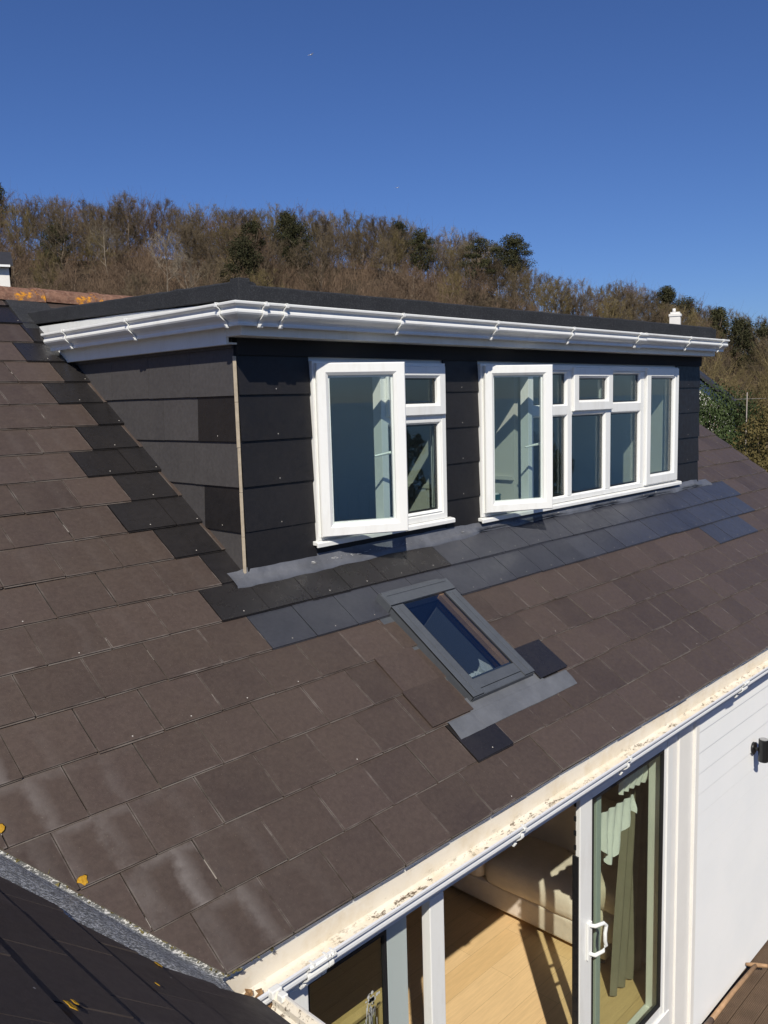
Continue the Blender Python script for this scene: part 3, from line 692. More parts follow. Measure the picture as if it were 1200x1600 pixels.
mb.build('rail_cover', M['skyframe'], sk, .003)
mb = MB(); rbox(mb, sx0-.016, sx1+.016, sv1-.080, sv1+.012, .086, .112); rbox(mb, sx0+.02, sx1-.02, sv1+.014, sv1+.045, .03, .075); rbox(mb, sx0-.02, sx0-.016, sv1-.09, sv1+.03, .012, .108); rbox(mb, sx0+.012, sx1-.012, sv1-.012, sv1-.006, .112, .118); mb.build('hood_cover', M['skyframe'], sk, .004)
mb = MB(); rbox(mb, sx0+.088, sx1-.088, sv0+.105, sv1-.088, .088, .092, 0)
g = MB(); 
for a, b_, c, d in ((sx0+.086, sx0+.092, sv0+.10, sv1-.085), (sx1-.092, sx1-.086, sv0+.10, sv1-.085)): g = MB(); rbox(g, a, b_, c, d, .084, .096); g.build('gasket', M['gasket'], sk)
mb.build('pane', M['glass_s'], sk)
mb = MB()    # pine lined reveal
rbox(mb, SK[0]-.012, SK[0], SK[2], SK[3], -.02, .075); rbox(mb, SK[1], SK[1]+.012, SK[2], SK[3], -.08, .075); rbox(mb, SK[0], SK[1], SK[2]-.012, SK[2], -.05, .075); rbox(mb, SK[0], SK[1], SK[3], SK[3]+.012, -.02, .075)
rbox(mb, SK[1]-.045, SK[1]-.001, SK[2], SK[3], .03, .074)
mb.build('pine_lining', M['pine'], sk)
mb = MB(); rbox(mb, SK[0]-.02, SK[0]-.013, SK[2]-.02, SK[3]+.02, -.55, -.05); rbox(mb, SK[1]+.013, SK[1]+.02, SK[2]-.02, SK[3]+.02, -.55, -.05); rbox(mb, SK[0]-.02, SK[1]+.02, SK[3]+.013, SK[3]+.02, -.55, -.05); mb.build('reveal', mat('grey reveal', (.10, .11, .13), .7), sk)
mb = MB(); rows = []
for i in range(41):     # dressed lead apron under the skylight, lying over the slates
    x = .435+(1.545-.435)*i/40; w_ = .002*math.sin(x*9)+random.gauss(0, .0005)
    rows.append([roofp(x, sv0+.03, .03), roofp(x, sv0-.03, .028), roofp(x, -1.287, .027+w_*.4), roofp(x, -1.29, .031+w_*.4), roofp(x, -1.345, .029+w_), roofp(x, -1.395+w_*.7, .022), roofp(x, -1.397+w_*.7, .016)])
for r in rows:
    if r[0].x < .63 or r[0].x > 1.30:
        r[0] = roofp(r[0].x, -1.283, .026); r[1] = roofp(r[1].x, -1.285, .026)
mb.sweep(rows, smooth=False); mb.build('apron', M['apron'], sk)
for q_ in ((sx0-.10, sx0, sv0-.02, sv1+.05), (sx1, sx1+.07, sv0-.02, sv1+.03)): mb = MB(); rbox(mb, *q_, .014, .019); mb.build('side_flashing', M['skyframe'], sk)
# loose slates that sit proud next to the skylight
def pslate(x0, x1, v0, v1, o0, o1, mi):
    mb = MB(); P = [roofp(x0, v0, o0), roofp(x1, v0, o0), roofp(x1, v1, o1), roofp(x0, v1, o1)]; up = roofp(0, 0, .0065); mb.prism(P, up, mi, rnd=random.random(), stain=0.)
    for k in range(len(mb.f)): mb.uv[k] = [(.5, .5)]*4
    mb.build('loose_slate', [M['slate'], M['newslate']], roof)
pslate(1.285, 1.575, -1.276, -1.03, .036, .024, 1); pslate(.325, .655, -1.278, -1.028, .027, .021, 0); pslate(.335, .625, -1.032, -.78, .021, .018, 0)
# papers seen through the skylight
mb = MB(); c = roofp(1.06, -1.06, -.05)
for k in range(5):
    a = .5+.1*k; h = .006
    ax = Vector((math.cos(a), math.sin(a)*.8, .2)); ay = Vector((-math.sin(a), math.cos(a)*.8, .6)).normalized()
    p = c+Vector((0, 0, k*h)); mb.prism([p-ax*.06-ay*.045, p+ax*.06-ay*.045, p+ax*.06+ay*.045, p-ax*.06+ay*.045], (0, 0, .005))
tag(mb.build('paper_stack', M['paper']), 'crumpled white papers lying under the grey skylight', 'papers')
mb = MB(); c = roofp(.93, -1.10, -.09)
for k in range(3): mb.tube([c+Vector((.03*k, .01*k, .02)), c+Vector((.03*k+.01, .02, .07))], [.022, .026], 12)
tag(mb.build('paper_cup', M['paper']), 'pale cups standing beside the papers under the skylight', 'cups')
# ------------------------------------------------------------------ eaves gutter of the main roof
YG, ZGE = YE-.0, ZE-.045
mb = MB(); xa, xb = -1.235, 9.0
HG = [(.128*o/.129, z) for o, z in OG]
OGW = [(-.036, -.012), (-.036, -.100)]+OG[2:]
outer = [Vector((0, YG-o, ZGE+z)) for o, z in OGW]; inner = [(OG[-1][0], OG[-1][1]), (.105, -.020), (.106, -.045), (.090, -.062), (.068, -.078), (.056, -.094), (.02, -.094), (-.022, -.092), (-.032, -.08), (-.0325, -.058), (-.033, -.0)]
inn = [Vector((0, YG-o, ZGE+z)) for o, z in inner]
nx = 60
rows = [[p+Vector((xa+(xb-xa)*i/nx, 0, 0)) for p in outer] for i in range(nx+1)]; mb.sweep(rows, inner=0., silt=0., smooth=False)
for seg in range(len(inn)-1):
    rows = [[inn[k]+Vector((xa+(xb-xa)*i/nx, 0, 0)) for k in (seg, seg+1)] for i in range(nx+1)]
    mb.sweep(rows, inner=1. if seg > 0 else .3, silt={1: .3, 2: .7, 3: 1., 4: 1., 5: 1., 6: .95, 7: .8, 8: .2}.get(seg, .0))
mb.prism(outer+[p for p in inn[1:]], (.004, 0, 0), 0, inner=0., silt=0.)
for o in mb.v[-0:]: pass
n_end = 2*(len(outer)+len(inn)-1)
for i in range(len(mb.v)-n_end, len(mb.v)): x_, y_, z_ = mb.v[i]; mb.v[i] = (x_+xa-.004, y_, z_)
eg = mb.build('roof_gutter', M['gutter_old'], house, fixn=False)
EF = (YG, 0, ZGE)
for x, w, n in ((-.93, .10, 2), (-.865, .022, 1), (.35, .020, 1), (1.37, .020, 1), (3.02, .09, 2), (4.2, .02, 1), (5.6, .02, 1)): gbracket(eg, x=x, w=w, clipn=n, F=EF)
# wing eaves gutter, short length toward the camera
mb = MB(); xg = XV0+.012
pr = [Vector((xg+o, 0, ZGE+z)) for o, z in OG]; ip = [Vector((xg+o, 0, ZGE+z)) for o, z in inner]
for yy0, yy1 in ((-1.61, -7.4),):
    mb.sweep([[p+Vector((0, y, 0)) for p in pr] for y in (yy0, yy1)], inner=.5, silt=0.); mb.sweep([[p+Vector((0, y, 0)) for p in ip] for y in (yy0, yy1)], inner=1., silt=.8)
wg = mb.build('wing_gutter', M['gutter_old'], house, fixn=False)
mb = MB(); mb.box((-1.30, YG-.135, ZGE-.112), (-1.12, YG-.0, ZGE-.100)); 
for a, b in (((-1.16, YG-.145, ZGE-.02), (-1.115, YG-.115, ZGE+.010)), ((-1.150, YG-.185, ZGE-.03), (-1.122, YG-.155, ZGE+.008))): mb.box(a, b)
mb.build('gutter_joint', M['upvc'], wg, .004)
mb = MB()
for i in range(46):
    c = Vector((random.uniform(-1.28, -1.13), YG-random.uniform(.0, .10), ZGE-.085+random.uniform(0, .02))); r = random.uniform(.006, .02)
    vs = [c+Vector((random.gauss(0, 1), random.gauss(0, 1), random.gauss(0, .7)))*r for _ in range(6)]
    mb.raw(vs, [(0,1,2),(0,2,3),(0,3,4),(0,4,1),(5,2,1),(5,3,2),(5,4,3),(5,1,4)])
mb.build('moss', mat('leaf litter', (.22, .13, .065), .95, .1, .6, 60), wg)['kind'] = 'stuff'
# ------------------------------------------------------------------ lower wall, cladding and doors
YW = -1.42; ZD = -3.62; ZF = -3.20; ZH = -1.262
mb = MB()
mb.box((-1.25, YE+.038, -1.20), (9, YE+.05, -1.02)); mb.box((-1.25, YE+.05, -1.20), (9, YW+.1, -1.185)); mb.build('eaves_fascia', M['upvc_b'], house, .002)
mb = MB(); z = ZD+.02; k = 0
while z < -1.22:
    zt = min(z+.15, -1.2)
    mb.prism([(2.62, YW-.024, z), (2.62, YW-.012, zt+.012), (2.62, YW, zt+.012), (2.62, YW, z)], (6.4, 0, 0)); z += .15
mb.box((2.62, YW+.001, ZD), (9.0, YW+.22, -1.2)); 
wall = mb.build('cladding_wall', M['clad'], house, .0015)
mb = MB()
mb.box((2.27, YW-.010, ZD), (2.345, YW+.15, ZH+.08)); mb.box((2.345, YW-.022, ZD), (2.50, YW+.15, ZH+.08)); mb.box((2.50, YW-.013, ZD), (2.575, YW+.15, ZH+.08)); mb.box((2.575, YW-.032, ZD), (2.63, YW+.15, ZH+.08))
mb.build('door_trim', M['trim'], house, .004)
mb = MB(); mb.box((-1.25, YW-.02, ZD), (-1.0, YW+.15, -1.19)); mb.box((-1.28, -7.4, ZD), (-1.23, -1.40, -1.10)); mb.build('side_wall', M['clad'], house)
# patio door
D0, D1 = -1.0, 2.27
mb = MB(); mb.box((D0, YW-.012, ZH), (D1, YW+.12, ZH+.08)); mb.box((D0, YW-.02, ZD), (D1, YW+.13, ZF+.012))
mb.box((-.945, YW-.018, ZF), (-.852, YW+.12, ZH)); mb.box((2.20, YW-.014, ZF), (D1, YW+.12, ZH)); mb.box((-.143, YW-.022, ZF+.012), (-.046, YW+.03, ZH))
pd = mb.build('patio_door', M['upvc'], house, .004); pd['label'] = 'white sliding patio door standing half open under the gutter'
def dsash(x0, x1, y, name, sl, sr, m='upvc', tr=.07):
    b = MB(); zb, ztp = ZF+.02, ZH-.004
    b.box((x0, y, zb), (x0+sl, y+.03, ztp)); b.box((x1-sr, y, zb), (x1, y+.03, ztp)); b.box((x0+sl, y+.001, ztp-.05), (x1-sr, y+.029, ztp)); b.box((x0+sl, y+.001, zb), (x1-sr, y+.029, zb+tr))
    s = b.build(name, M[m], pd, .004)
    g = MB(); g.ring(x0+sl-.0, x1-sr+.0, zb+tr, ztp-.05, [(0, y-.001), (.016, y-.001), (.016, y+.02), (0, y+.02)]); g.build('gasket', M['gasket'], s)
    p = MB(); p.box((x0+sl-.004, y+.012, zb+tr-.004), (x1-sr+.004, y+.016, ztp-.046)); p.build('pane', M['glass_d'], s); return s
M['seal'] = mat('grey green door edge', (.42, .47, .45), .4, .5)
s1 = dsash(-.85, -.235, YW+.035, 'sliding_sash', .03, .13, 'seal')
s2 = dsash(1.145, 2.20, YW-.006, 'sliding_sash', .13, .04, 'upvc')
mb = MB(); mb.box((1.42, YW+.05, ZF), (1.455, YW+.08, ZH)); mb.box((1.4555, YW+.056, ZF), (1.485, YW+.08, ZH)); mb.build('inner_stile', M['seal'], pd, .004)
mb = MB(); mb.box((1.128, YW-.002, ZF+.02), (1.139, YW+.034, ZH-.35)); 
for i in range(24): mb.box((1.124, YW+.008, ZF+.1+i*.085), (1.128, YW+.022, ZF+.13+i*.085))
mb.build('gasket', M['gasket'], s2)
mb = MB(); hz = -2.15; hx = 1.235
mb.box((hx-.022, YW-.020, hz-.125), (hx+.022, YW-.0065, hz+.105))
mb.tube([(hx, YW-.015, hz+.085), (hx+.01, YW-.045, hz+.088), (hx+.075, YW-.062, hz+.084), (hx+.098, YW-.066, hz+.06), (hx+.085, YW-.066, hz+.02), (hx+.085, YW-.066, hz-.03), (hx+.098, YW-.066, hz-.065), (hx+.075, YW-.062, hz-.09), (hx+.01, YW-.045, hz-.092), (hx, YW-.015, hz-.09)], .012, 8)
mb.build('handle', M['upvc'], s2, .003)
mb = MB(); rr = random.Random(5)      # bird dropping on the left pane
cx, cz, yy = -.46, -1.60, YW+.045
for i in range(46):
    a = rr.uniform(0, 2*PI); d = abs(rr.gauss(0, .022)); r = rr.uniform(.002, .009)
    mb.face([(cx+d*math.cos(a)+r*math.cos(t), yy, cz+d*math.sin(a)*1.1+r*math.sin(t)) for t in [2*PI*q/6 for q in range(6)]])
for i in range(26):
    x = cx+rr.gauss(0, .022); z1 = cz-rr.uniform(.0, .12); z2 = z1-rr.uniform(.02, .10); w = rr.uniform(.0006, .0016); mb.face([(x-w, yy, z2), (x+w, yy, z2), (x+w*1.5, yy, z1), (x-w*1.5, yy, z1)])
mb.build('bird_dropping', mat('dropping', (.5, .5, .47), .9), s1, fixn=False)
# ------------------------------------------------------------------ rooms
mb = MB(); mb.box((-1.2, 3.4, ZF), (4.0, 3.5, -1.1)); mb.box((3.30, YW+.23, ZF), (3.40, 3.4, -1.1)); mb.box((-1.25, -1.2, ZF), (-1.15, 3.4, -1.1)); mb.build('interior_wall', M['iwall_d'], house)
mb = MB(); mb.box((-1.2, YW+.15, -1.16), (7.6, 3.5, -1.10)); mb.box((-1.2, 3.4, -1.1), (7.6, 3.5, 1.2)); mb.build('ceiling', M['iwhite'], house)
fl_ = MB(); fl_.box((-1.15, YW+.13, ZF-.06), (3.30, 3.4, ZF)); struct(fl_.build('floor', M['floor']))
mb = MB()    # attic partitions behind the dormer windows
mb.box((.1, 2.2, -1.08), (5.69, 2.28, 1.29)); mb.box((1.90, .115, -1.08), (1.96, 2.2, 1.288)); mb.box((2.715, .115, -1.08), (2.765, 2.2, 1.288)); mb.box((5.24, .115, -1.08), (5.30, 2.2, 1.288));
for k in range(16): mb.box((1.893, .20+.12*k, -1.07), (1.8985, .312+.12*k, .30))
mb.box((1.886, .12, .30), (1.8988, 2.19, .33)); mb.box((2.69, .12, .30), (2.7135, 2.19, .33)); mb.box((.1, .12, 1.29), (5.69, 2.3, 1.30)); mb.box((.02, .11, -1.08), (.09, 2.2, 1.28)); mb.box((5.69, .11, -1.08), (5.75, 2.2, 1.28))
mb.build('attic_wall', M['iwall'], house)
mb = MB(); mb.box((7.5, -1.30, ZD), (7.6, 7.6, -1.0)); mb.prism([(7.5, YE+.1, YE*tt-.05), (7.5, VR*ct, VR*st-.05), (7.5, 7.7, -1.1), (7.5, YE+.1, -1.2)], (.1, 0, 0)); mb.box((-4, 7.5, ZD), (7.5, 7.6, -1.1)); mb.build('gable_wall', M['render_w'], house)
# ------------------------------------------------------------------ things in and by the rooms
def soft_box(name, a, b, m, parent, r=.08, seed=0, wr=.012, rot=None):
    bm = bmesh.new(); bmesh.ops.create_cube(bm, size=1); sx, sy, sz = [b[i]-a[i] for i in range(3)]
    bmesh.ops.scale(bm, vec=(sx, sy, sz), verts=bm.verts)
    bmesh.ops.bevel(bm, geom=bm.edges[:], offset=min(r, sx*.45, sy*.45, sz*.45), segments=4, profile=.6, affect='EDGES')
    bmesh.ops.subdivide_edges(bm, edges=[e for e in bm.edges if e.calc_length() > .12], cuts=5, use_grid_fill=True)
    rg = random.Random(seed); ph = [rg.uniform(0, 6) for _ in range(8)]
    for v in bm.verts:
        c = v.co; n = v.co.normalized()
        e = max(0, 1-(2*c.x/sx)**4)*max(0, 1-(2*c.y/sy)**4)*(1 if c.z > 0 else .2)
        c.z += e*.085*(1 if sz < .4 and sx < .8 else 0)
        w = math.sin(c.x*31+ph[0]+2*math.sin(c.y*9+ph[1]))*math.sin(c.y*14+ph[2])+.6*math.sin(c.y*38+ph[3]+3*math.sin(c.x*7))
        v.co += Vector((n.x, n.y, n.z))*w*wr*.5
    for f in bm.faces: f.smooth = True
    me = bpy.data.meshes.new(name); bm.to_mesh(me); bm.free(); me.materials.append(m)
    o = bpy.data.objects.new(name, me); COL.objects.link(o); c = Vector([(a[i]+b[i])/2 for i in range(3)]); ORG[o] = c; o.parent = parent; o.location = c-ORG[parent]
    if rot: o.rotation_euler = rot
    return o
sofa = thing('sofa', 'cream leather sofa standing on the wooden floor inside the patio door', 'sofa', (2.8, .0, ZF))
X_ = 2.37
soft_box('base', (X_, -.90, ZF+.05), (3.22, 1.35, ZF+.25), M['leather'], sofa, .03, 1, .004)
soft_box('seat_cushion', (X_-.025, -.68, ZF+.23), (X_+.62, .20, ZF+.44), M['leather'], sofa, .09, 2, .016)
soft_box('seat_cushion', (X_-.025, .21, ZF+.23), (X_+.62, 1.08, ZF+.44), M['leather'], sofa, .09, 3, .016)
soft_box('back_cushion', (X_+.46, -.68, ZF+.36), (X_+.77, .20, ZF+.92), M['leather'], sofa, .12, 4, .018, (0, .18, 0))
soft_box('back_cushion', (X_+.46, .21, ZF+.36), (X_+.77, 1.08, ZF+.92), M['leather'], sofa, .12, 5, .018, (0, .18, 0))
soft_box('arm', (X_, -.97, ZF+.16), (3.20, -.70, ZF+.42), M['leather'], sofa, .10, 6, .012); soft_box('arm', (X_+.01, -1.0, ZF+.40), (3.20, -.68, ZF+.62), M['leather'], sofa, .11, 7, .014)
soft_box('arm', (X_, 1.10, ZF+.18), (3.20, 1.40, ZF+.62), M['leather'], sofa, .10, 8, .012)
for x, y in ((X_+.05, -.85), (X_+.05, 1.28), (3.1, -.85), (3.1, 1.28)):
    b = MB(); b.tube([(x, y, ZF), (x, y, ZF+.06)], [.02, .028], 8); b.build('leg', M['black'], sofa)
def drape(name, x0, x1, y, z0, z1, amp, n, m, pinch=None, parent=None, flare=0):
    b = MB(); rows = []; K = 30
    for j in range(K+1):
        t = j/K; z = z1+(z0-z1)*t; row = []
        for i in range(n*8+1):
            s = i/(n*8); p = 1
            if pinch: p = 1-pinch[1]*math.exp(-((t-pinch[0])/.16)**2)
            x = x1+(x0-x1)*(s*p); row.append((x, y+amp*math.sin(s*n*2*PI+.6*math.sin(t*3))*(.7+.5*t)+.02*math.sin(t*5+s*3), z)) if not flare else row.append((x1+(x0+flare*(1-t)-x1)*s, y+amp*math.sin(s*n*2*PI+.6*math.sin(t*3))*(.7+.5*t), z))
        rows.append(row)
    b.sweep(rows, smooth=True); return b.build(name, m, parent, fixn=False)
cu = drape('curtain', 2.10, 2.80, YW+.33, ZF+.03, -1.28, .03, 6, M['curtain'], flare=.26); tag(cu, 'olive beige curtain hanging behind the right glass door pane', 'curtain')
sh = MB(); rows = []
for j in range(16):
    t = j/15; row = []
    for i in range(33):
        s = i/32; 
        row.append((1.58+.52*s+.03*t*math.sin(s*9), YW+.17+.016*math.sin(s*34+t*3)*(.5+t), -1.62-.03*s-(.12+.24*math.sin(min(1., s*1.15)*PI)**1.3)*t+.012*math.sin(s*30)*t))
    rows.append(row)
sh.sweep(rows, smooth=True)
tag(sh.build('sheer_cloth', M['sheer'], fixn=False), 'gathered white sheer cloth hanging inside the right glass door', 'cloth')
v2 = drape('net_curtain', 1.94, 2.38, YW+.17, -1.60, -1.29, .02, 7, M['sheer']); tag(v2, 'short ruffled white net valance at the top of the right glass door', 'net curtain')
fp = thing('framed_panel', 'pale oak framed panel standing behind the left glass door', 'framed panel', (-.5, YW+.30, ZF))
b = MB(); b.ring(-.84, -.135, ZF, -1.85, [(0, YW+.28), (0, YW+.31), (.028, YW+.31), (.05, YW+.30), (.05, YW+.27), (.028, YW+.265)]); b.build('frame', M['framewood'], fp, .002)
b = MB(); b.ring(-.79, -.185, ZF+.05, -1.90, [(0, YW+.282), (.022, YW+.282), (.022, YW+.296), (0, YW+.296)]); b.build('inner_border', mat('brown border', (.09, .055, .025), .5), fp)
b = MB(); b.box((-.768, YW+.285, ZF+.072), (-.207, YW+.292, -1.922)); b.build('panel', M['panel'], fp)
# wall light
wl = thing('wall_light', 'black cylindrical up and down wall light on the white boarded wall', 'wall light', (3.62, YW-.02, -1.78))
b = MB(); b.tube([(3.625, YW-.014, -1.775), (3.625, YW-.036, -1.775)], .048, 24, smooth=False); b.tube([(3.625, YW-.036, -1.775), (3.625, YW-.066, -1.775)], .014, 10); b.build('bracket', M['black'], wl, .003)
b = MB(); cy = YW-.10
b.tube([(3.625, cy, -1.86), (3.625, cy, -1.685)], .037, 28, smooth=False); b.build('lamp_body', M['black'], wl, .003)
b = MB(); b.tube([(3.625, cy, -1.6852), (3.625, cy, -1.682)], .031, 24, smooth=False); b.build('lens', mat('frosted lens', (.3, .3, .3), .3), wl)
# tool lying on the deck against the wall
tl = thing('garden_tool', 'worn wooden garden tool handle with T grip lying on the deck by the white wall', 'garden tool', (3.2, YW-.12, ZD))
A = Vector((2.78, YW-.075, ZD+.05)); Bq = Vector((3.62, YW-.10, ZD+.075)); dr = (Bq-A).normalized()
b = MB(); b.tube([A, A.lerp(Bq, .5)+Vector((0, .006, .002)), Bq], [.019, .017, .016], 10); b.build('shaft', M['wood_tool'], tl)
b = MB(); pp = Vector((.25, -1, .25)).normalized(); b.tube([Bq-pp*.075, Bq-pp*.03, Bq, Bq+pp*.03, Bq+pp*.085], [.013, .017, .018, .017, .013], 10); b.build('grip', M['wood_tool'], tl)
b = MB(); b.tube([A-dr*.10, A+dr*.06], [.024, .021], 10); b.prism([A-dr*.10+Vector((0, -.09, 0)), A-dr*.10+Vector((0, .05, 0)), A-dr*.34+Vector((0, .045, -.025)), A-dr*.34+Vector((0, -.085, -.025))], (0, 0, .006)); b.build('blade', mat('rusty steel', (.12, .08, .055), .6, .5, .4, 20), tl)
# small tin and box on the sill inside
b = MB(); b.tube([(2.50, .17, .088), (2.50, .17, .20)], .062, 20, smooth=False); b.tube([(2.50, .17, .20), (2.50, .17, .206)], .066, 20, smooth=False); b.tube([(2.50, .17, .205), (2.50, .17, .212)], .05, 20, mi=1, smooth=False)
tag(b.build('paint_tin', [M['potgreen'], M['iwhite']]), 'dark green paint tin on the sill inside the wide dormer window', 'tin')
b = MB(); b.box((1.95, .111, .06), (5.69, .26, .086)); ws = b.build('window_board', M['iwhite'], house, .004)
# ------------------------------------------------------------------ deck
b = MB(); y = -1.424
while y > -5.5:
    pr = []; n = 12; w = .14
    for i in range(n): pr += [(y-w*i/n, ZD-.004), (y-w*(i+.12)/n, ZD), (y-w*(i+.62)/n, ZD), (y-w*(i+.74)/n, ZD-.004)]
    pr += [(y-w, ZD-.004), (y-w, ZD-.03), (y, ZD-.03)]
    b.sweep([[(x, yy, zz+dz) for yy, zz in pr] for x, dz in ((-1.2, 0), (9, 0))], closed_prof=True, caps=True); y -= .146
struct(b.build('deck', M['deckm'], fixn=False))
# ------------------------------------------------------------------ terrain
SKL = [(-60, 5), (-20, 10), (10, 13), (22.7, 13.2), (26.7, 13.3), (31.6, 13.6), (34, 13.1), (41.3, 12.9), (44.6, 12.5), (46.7, 12.4), (49.6, 11.3), (52.1, 11.0), (54.1, 10.1), (55.2, 9.5), (56.6, 8.5), (59.8, 7.6), (62, 7.7), (64.9, 6.6), (68.2, 5.2), (70, 4.8), (80, 3.2), (100, 1)]
SA, SE = zip(*SKL)
def skyel(az): return np.interp(az, SA, SE)
def DD(az): return np.interp(az, [-60, 20, 45, 70, 100], [150, 150, 165, 195, 200])
def sstep(t): t = np.clip(t, 0, 1); return t*t*(3-2*t)
TREEH = 12.0
def ground_h(x, y):
    dx, dy = x-CAM.x, y-CAM.y; r = np.hypot(dx, dy); az = np.degrees(np.arctan2(dx, dy))
    H = np.maximum(.94+DD(az)*np.tan(np.radians(skyel(az)))-TREEH, -3); D = DD(az)
    w = sstep((az+95)/40)*sstep((112-az)/30)
    t = np.clip((r-32)/(D-32), 0, 1); hill = -4.6+(H+4.6)*(.55*sstep(t)+.45*t)-np.clip(r-D, 0, None)*.05
    front = -3.75-28*sstep((r-11)/75)
    near = sstep((r-10)/14)
    return (hill*w+front*(1-w))*near+(-3.75)*(1-near)
rs = np.concatenate([np.linspace(0, 30, 13)[0:], np.linspace(34, 260, 70), [300, 400, 600, 1000]]); na = 220
V = []; F_ = []
for r in rs:
    for k in range(na): a = 2*PI*k/na; V.append((CAM.x+r*math.sin(a), CAM.y+r*math.cos(a)))
V = np.array(V); Z = ground_h(V[:, 0], V[:, 1])+RN.normal(0, .12, len(V))*(np.hypot(V[:, 0]-CAM.x, V[:, 1]-CAM.y) > 30)
me = bpy.data.meshes.new('ground')
for i in range(len(rs)-1):
    for k in range(na): q = (k+1) % na; F_.append((i*na+k, i*na+q, (i+1)*na+q, (i+1)*na+k))
me.from_pydata(np.column_stack([V, Z]).tolist(), [], F_); me.materials.append(M['hill'])
go = bpy.data.objects.new('ground', me); COL.objects.link(go); struct(go)
b = MB(); b.face([(-30000, -30000, -26), (30000, -30000, -26), (30000, 30000, -26), (-30000, 30000, -26)]); struct(b.build('sea', M['sea']))
# ------------------------------------------------------------------ trees
class Tw:      # fast ribbon/prism collector
    def __init__(s): s.v = []; s.f = []
    def seg(s, a, b, r0, r1):
        t = (b-a); l = t.length
        if l < 1e-6: return
        t /= l; u = t.cross(Vector((0, 0, 1)) if abs(t.z) < .95 else Vector((1, 0, 0))).normalized(); w = t.cross(u); i = len(s.v)
        for p, r in ((a, r0), (b, r1)):
            for q in (0, 2.094, 4.189): s.v.append(tuple(p+(u*math.cos(q)+w*math.sin(q))*r))
        s.f += [(i, i+1, i+4, i+3), (i+1, i+2, i+5, i+4), (i+2, i, i+3, i+5)]
    def tri(s, a, b, w, d):
        i = len(s.v); s.v += [tuple(a-d*w), tuple(a+d*w), tuple(b)]; s.f.append((i, i+1, i+2))
    def mesh(s, name, m):
        me = bpy.data.meshes.new(name); me.from_pydata(s.v, [], s.f); me.materials.append(m); me.update(); return me
def rv(rg, s=1): return Vector((rg.gauss(0, s), rg.gauss(0, s), rg.gauss(0, s)))
def bare_tree(seed, H=10., spread=.55, mt=None, mb_=None, dens=1.3, label='', start=.3, twl=.66, tww=.0135):
    rg = random.Random(seed); T = Tw(); K = Tw()
    # trunk, gently leaning, forked
    p = Vector((0, 0, -.4)); d = Vector((rg.gauss(0, .06), rg.gauss(0, .06), 1)).normalized(); r = H*.016; pts = [(p.copy(), r)]
    n = 7
    for i in range(n):
        p = p+d*H*.80/n; d = (d+rv(rg, .09)).normalized(); r *= .78; T.seg(pts[-1][0], p, pts[-1][1], r); pts.append((p.copy(), r))
    nb = int(17*dens)
    for b_ in range(nb):
        t = start+(1-start)*(b_+rg.random())/nb; i = min(int(t*n), n-1); f = t*n-i; a = pts[i][0].lerp(pts[i+1][0], f); az = b_*2.4+rg.uniform(-.5, .5)
        up = rg.uniform(.55, 1.3)*(.6+.9*t); L1 = H*spread*(.34+.36*(1-abs(t-.55)*1.2))*rg.uniform(.75, 1.2); L1 = min(L1, (H*1.02-a.z)*1.0+.8)
        bd = Vector((math.cos(az), math.sin(az), up)).normalized(); q = a; rr = pts[i][1]*.55; c = [q]
        for k in range(3):
            q2 = q+bd*L1/3; T.seg(q, q2, rr, rr*.6) if k < 1 else K.seg(q, q2, rr, rr*.6); rr *= .6; q = q2; c.append(q); bd = (bd+rv(rg, .16)+Vector((0, 0, .12))).normalized()
        ns = 8
        for s_ in range(ns):
            u = .25+.75*(s_+rg.random())/ns; k = min(int(u*3), 2); a2 = c[k].lerp(c[k+1], u*3-k)
            sd = (bd+rv(rg, .55)+Vector((0, 0, .25))).normalized(); L2 = L1*rg.uniform(.28, .5)*(1.15-u*.4); e = a2+sd*L2
            if e.z > H*(.93-.36*(math.hypot(e.x, e.y)/(H*.36*(spread+.35)))**2): continue
            K.seg(a2, e, .02*H/10, .008*H/10)
            for w_ in range(int(14*dens)):
                u2 = rg.random(); o = a2.lerp(e, u2); td = (sd*.8+rv(rg, .5)+Vector((0, 0, .2))).normalized(); L3 = rg.uniform(.45, 1.15)*twl*H/10; e2 = o+td*L3
                
                ro = math.hypot(e2.x, e2.y)/(H*.36*(spread+.35)); 
                if e2.z > H*(.955-.36*ro*ro): continue
                side = td.cross(rv(rg)).normalized(); K.tri(o, e2, tww*H/10, side)
                for x_ in range(5):
                    o3 = o.lerp(e2, rg.uniform(.2, .95)); td3 = (td+rv(rg, .6)).normalized(); K.tri(o3, o3+td3*rg.uniform(.2, .5)*twl*H/10, tww*.75*H/10, td3.cross(rv(rg)).normalized())
    return T.mesh('trunk', mb_ or M['bark']), K.mesh('crown', mt or M['twig'])
